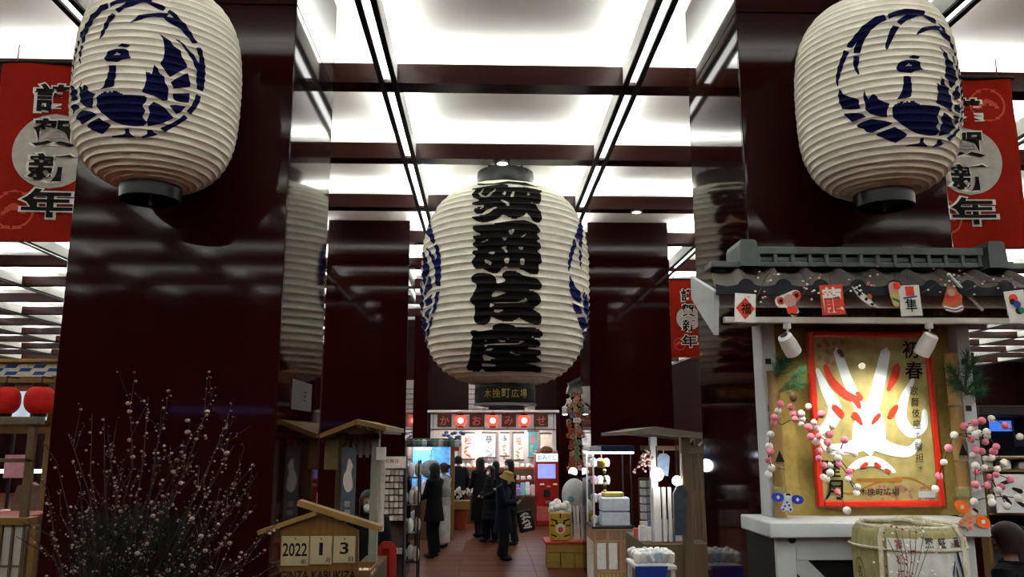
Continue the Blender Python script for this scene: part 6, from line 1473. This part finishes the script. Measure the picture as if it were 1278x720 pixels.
for sx in (-.18, .14):
    for y in (VY + 1.26, VY + 1.64): MB().box(c.x + sx, y, .01, c.x + sx + .04, y + .04, (.42 if y > VY + 1.5 else v_(20, 649, VY + 1.25).z)).build('leg', WOODB, t)
# ---------------- right aisle: shop shelves ----------------
ZY = 8.6; g_ = lambda x, y, d=ZY: P(x, y, d)
t = thing('goods_shelf', 'pale wooden goods shelf at the right edge behind the kiosk', 'shelf', (g_(1290, 620).x, ZY, .008))
xa, xb = g_(1226, 600).x, g_(1400, 600).x
for y_ in (570, 586, 612, 640, 668): MB().box(xa, ZY, g_(1250, y_ + 3).z, xb, ZY + .45, g_(1250, y_).z, .004).build('shelf_board', WOOD, t)
for x in (xa, xb - .04): MB().box(x, ZY, .01, x + .04, ZY + .45, g_(1250, 570).z, .004).build('upright', WOODD, t)
MB().box(xa, ZY + .45, .01, xb, ZY + .47, g_(1250, 570).z).build('shelf_back', mat('shelf_back', (.10, .10, .12), .6), t)
rd = random.Random(6)
for r_, y_ in enumerate((586, 612, 640, 668)):
    for k in range(7):
        hh_ = rd.uniform(.05, .10); o = MB().box(-.05, -.06, 0, .05, .06, hh_, .008).build('boxed_goods', [GW[0], GW[5], GW[1], GW[6]][(k + r_) % 4]); o.location = (xa + .14 + k * .19, ZY + .15, g_(1250, y_).z + .001); tag(o, '%s small box from the left, %s board of the right edge shelf' % (ORD[k], ('second highest', 'middle', 'second lowest', 'lowest')[r_]), 'box', 'boxes on the right edge shelf')
a = g_(1248, 598, ZY - .05); b = g_(1276, 586, ZY - .05)
t = thing('cloth_poster', 'white cloth poster with dark marks hung on the right edge shelf', 'poster', (g_(1262, 640).x, ZY - .05, g_(1262, 640).z))
a = g_(1240, 592, ZY - .06); b = g_(1285, 640, ZY - .06); MB().box(a.x, ZY - .06, b.z, b.x, ZY - .05, a.z, .002).build('sheet', GW[0], t)
fb = plane(((a.x + b.x) / 2, ZY - .06, (a.z + b.z) / 2), (1, 0, 0), (0, 0, 1), .003); m = MB()
for p_ in ([(-.1, .1, .03), (-.02, .12, .04)], [(.02, .05, .03), (.1, .02, .05)], [(-.08, -.03, .04), (-.02, -.1, .03)], [(.05, -.08, .03), (.11, -.12, .04)]): flat(m, stroke(p_), fb)
m.build('dark_marks', DARK, t)
WY2 = 15
t = thing('dark_kiosk', 'dark shop kiosk with a blue lit screen at the right edge', 'kiosk', (P(1270, 560, WY2).x, WY2, .008))
a = P(1222, 506, WY2); b = P(1420, 506, WY2)
MB().box(a.x, WY2, P(1250, 518, WY2).z, b.x, WY2 + 1.5, a.z, .01).build('canopy', mat('canopy_dark', (.05, .04, .045), .6), t)
MB().box(a.x, WY2 + 1.3, .01, b.x, WY2 + 1.45, P(1250, 518, WY2).z).build('back_wall', mat('kiosk_navy', (.02, .025, .04), .6), t)
for x in (a.x, b.x - .1): MB().box(x, WY2, .01, x + .1, WY2 + .1, P(1250, 518, WY2).z).build('post', DARK, t)
c0 = P(1237, 538, WY2 + 1.2); c1 = P(1262, 525, WY2 + 1.2); MB().box(c0.x, WY2 + 1.2, c0.z, c1.x, WY2 + 1.25, c1.z, .004).build('blue_screen', mat('screen_blue', (.05, .15, .6), .4, emit=1.0, ecol=(.06, .2, .8), var=.5, scale=2), t)
MB().box(c1.x + .05, WY2 + 1.22, c0.z - .3, b.x, WY2 + 1.26, c1.z + .1).build('blue_grey_panel', mat('panel_bluegrey', (.08, .11, .16), .5), t)
# paper notice on the side of the left pillar
z0_, z1_ = P(380, 512, 5.4).z, P(380, 476, 5.4).z
t = thing('paper_notice', 'small grey paper notice with one character on the side of the left pillar', 'notice', (-1.188, 5.4, z0_))
MB().box(-1.189, 5.14, z0_, -1.186, 5.72, z1_).build('sheet', mat('notice_grey', (.085, .068, .06), .7), t)
m = MB(); put(m, '王', lambda a, b: Vector((-1.184, 5.5 + a, (z0_ + z1_) / 2 + b)), 0, 0, .12, .06, .01); m.build('lettering', INK, t)
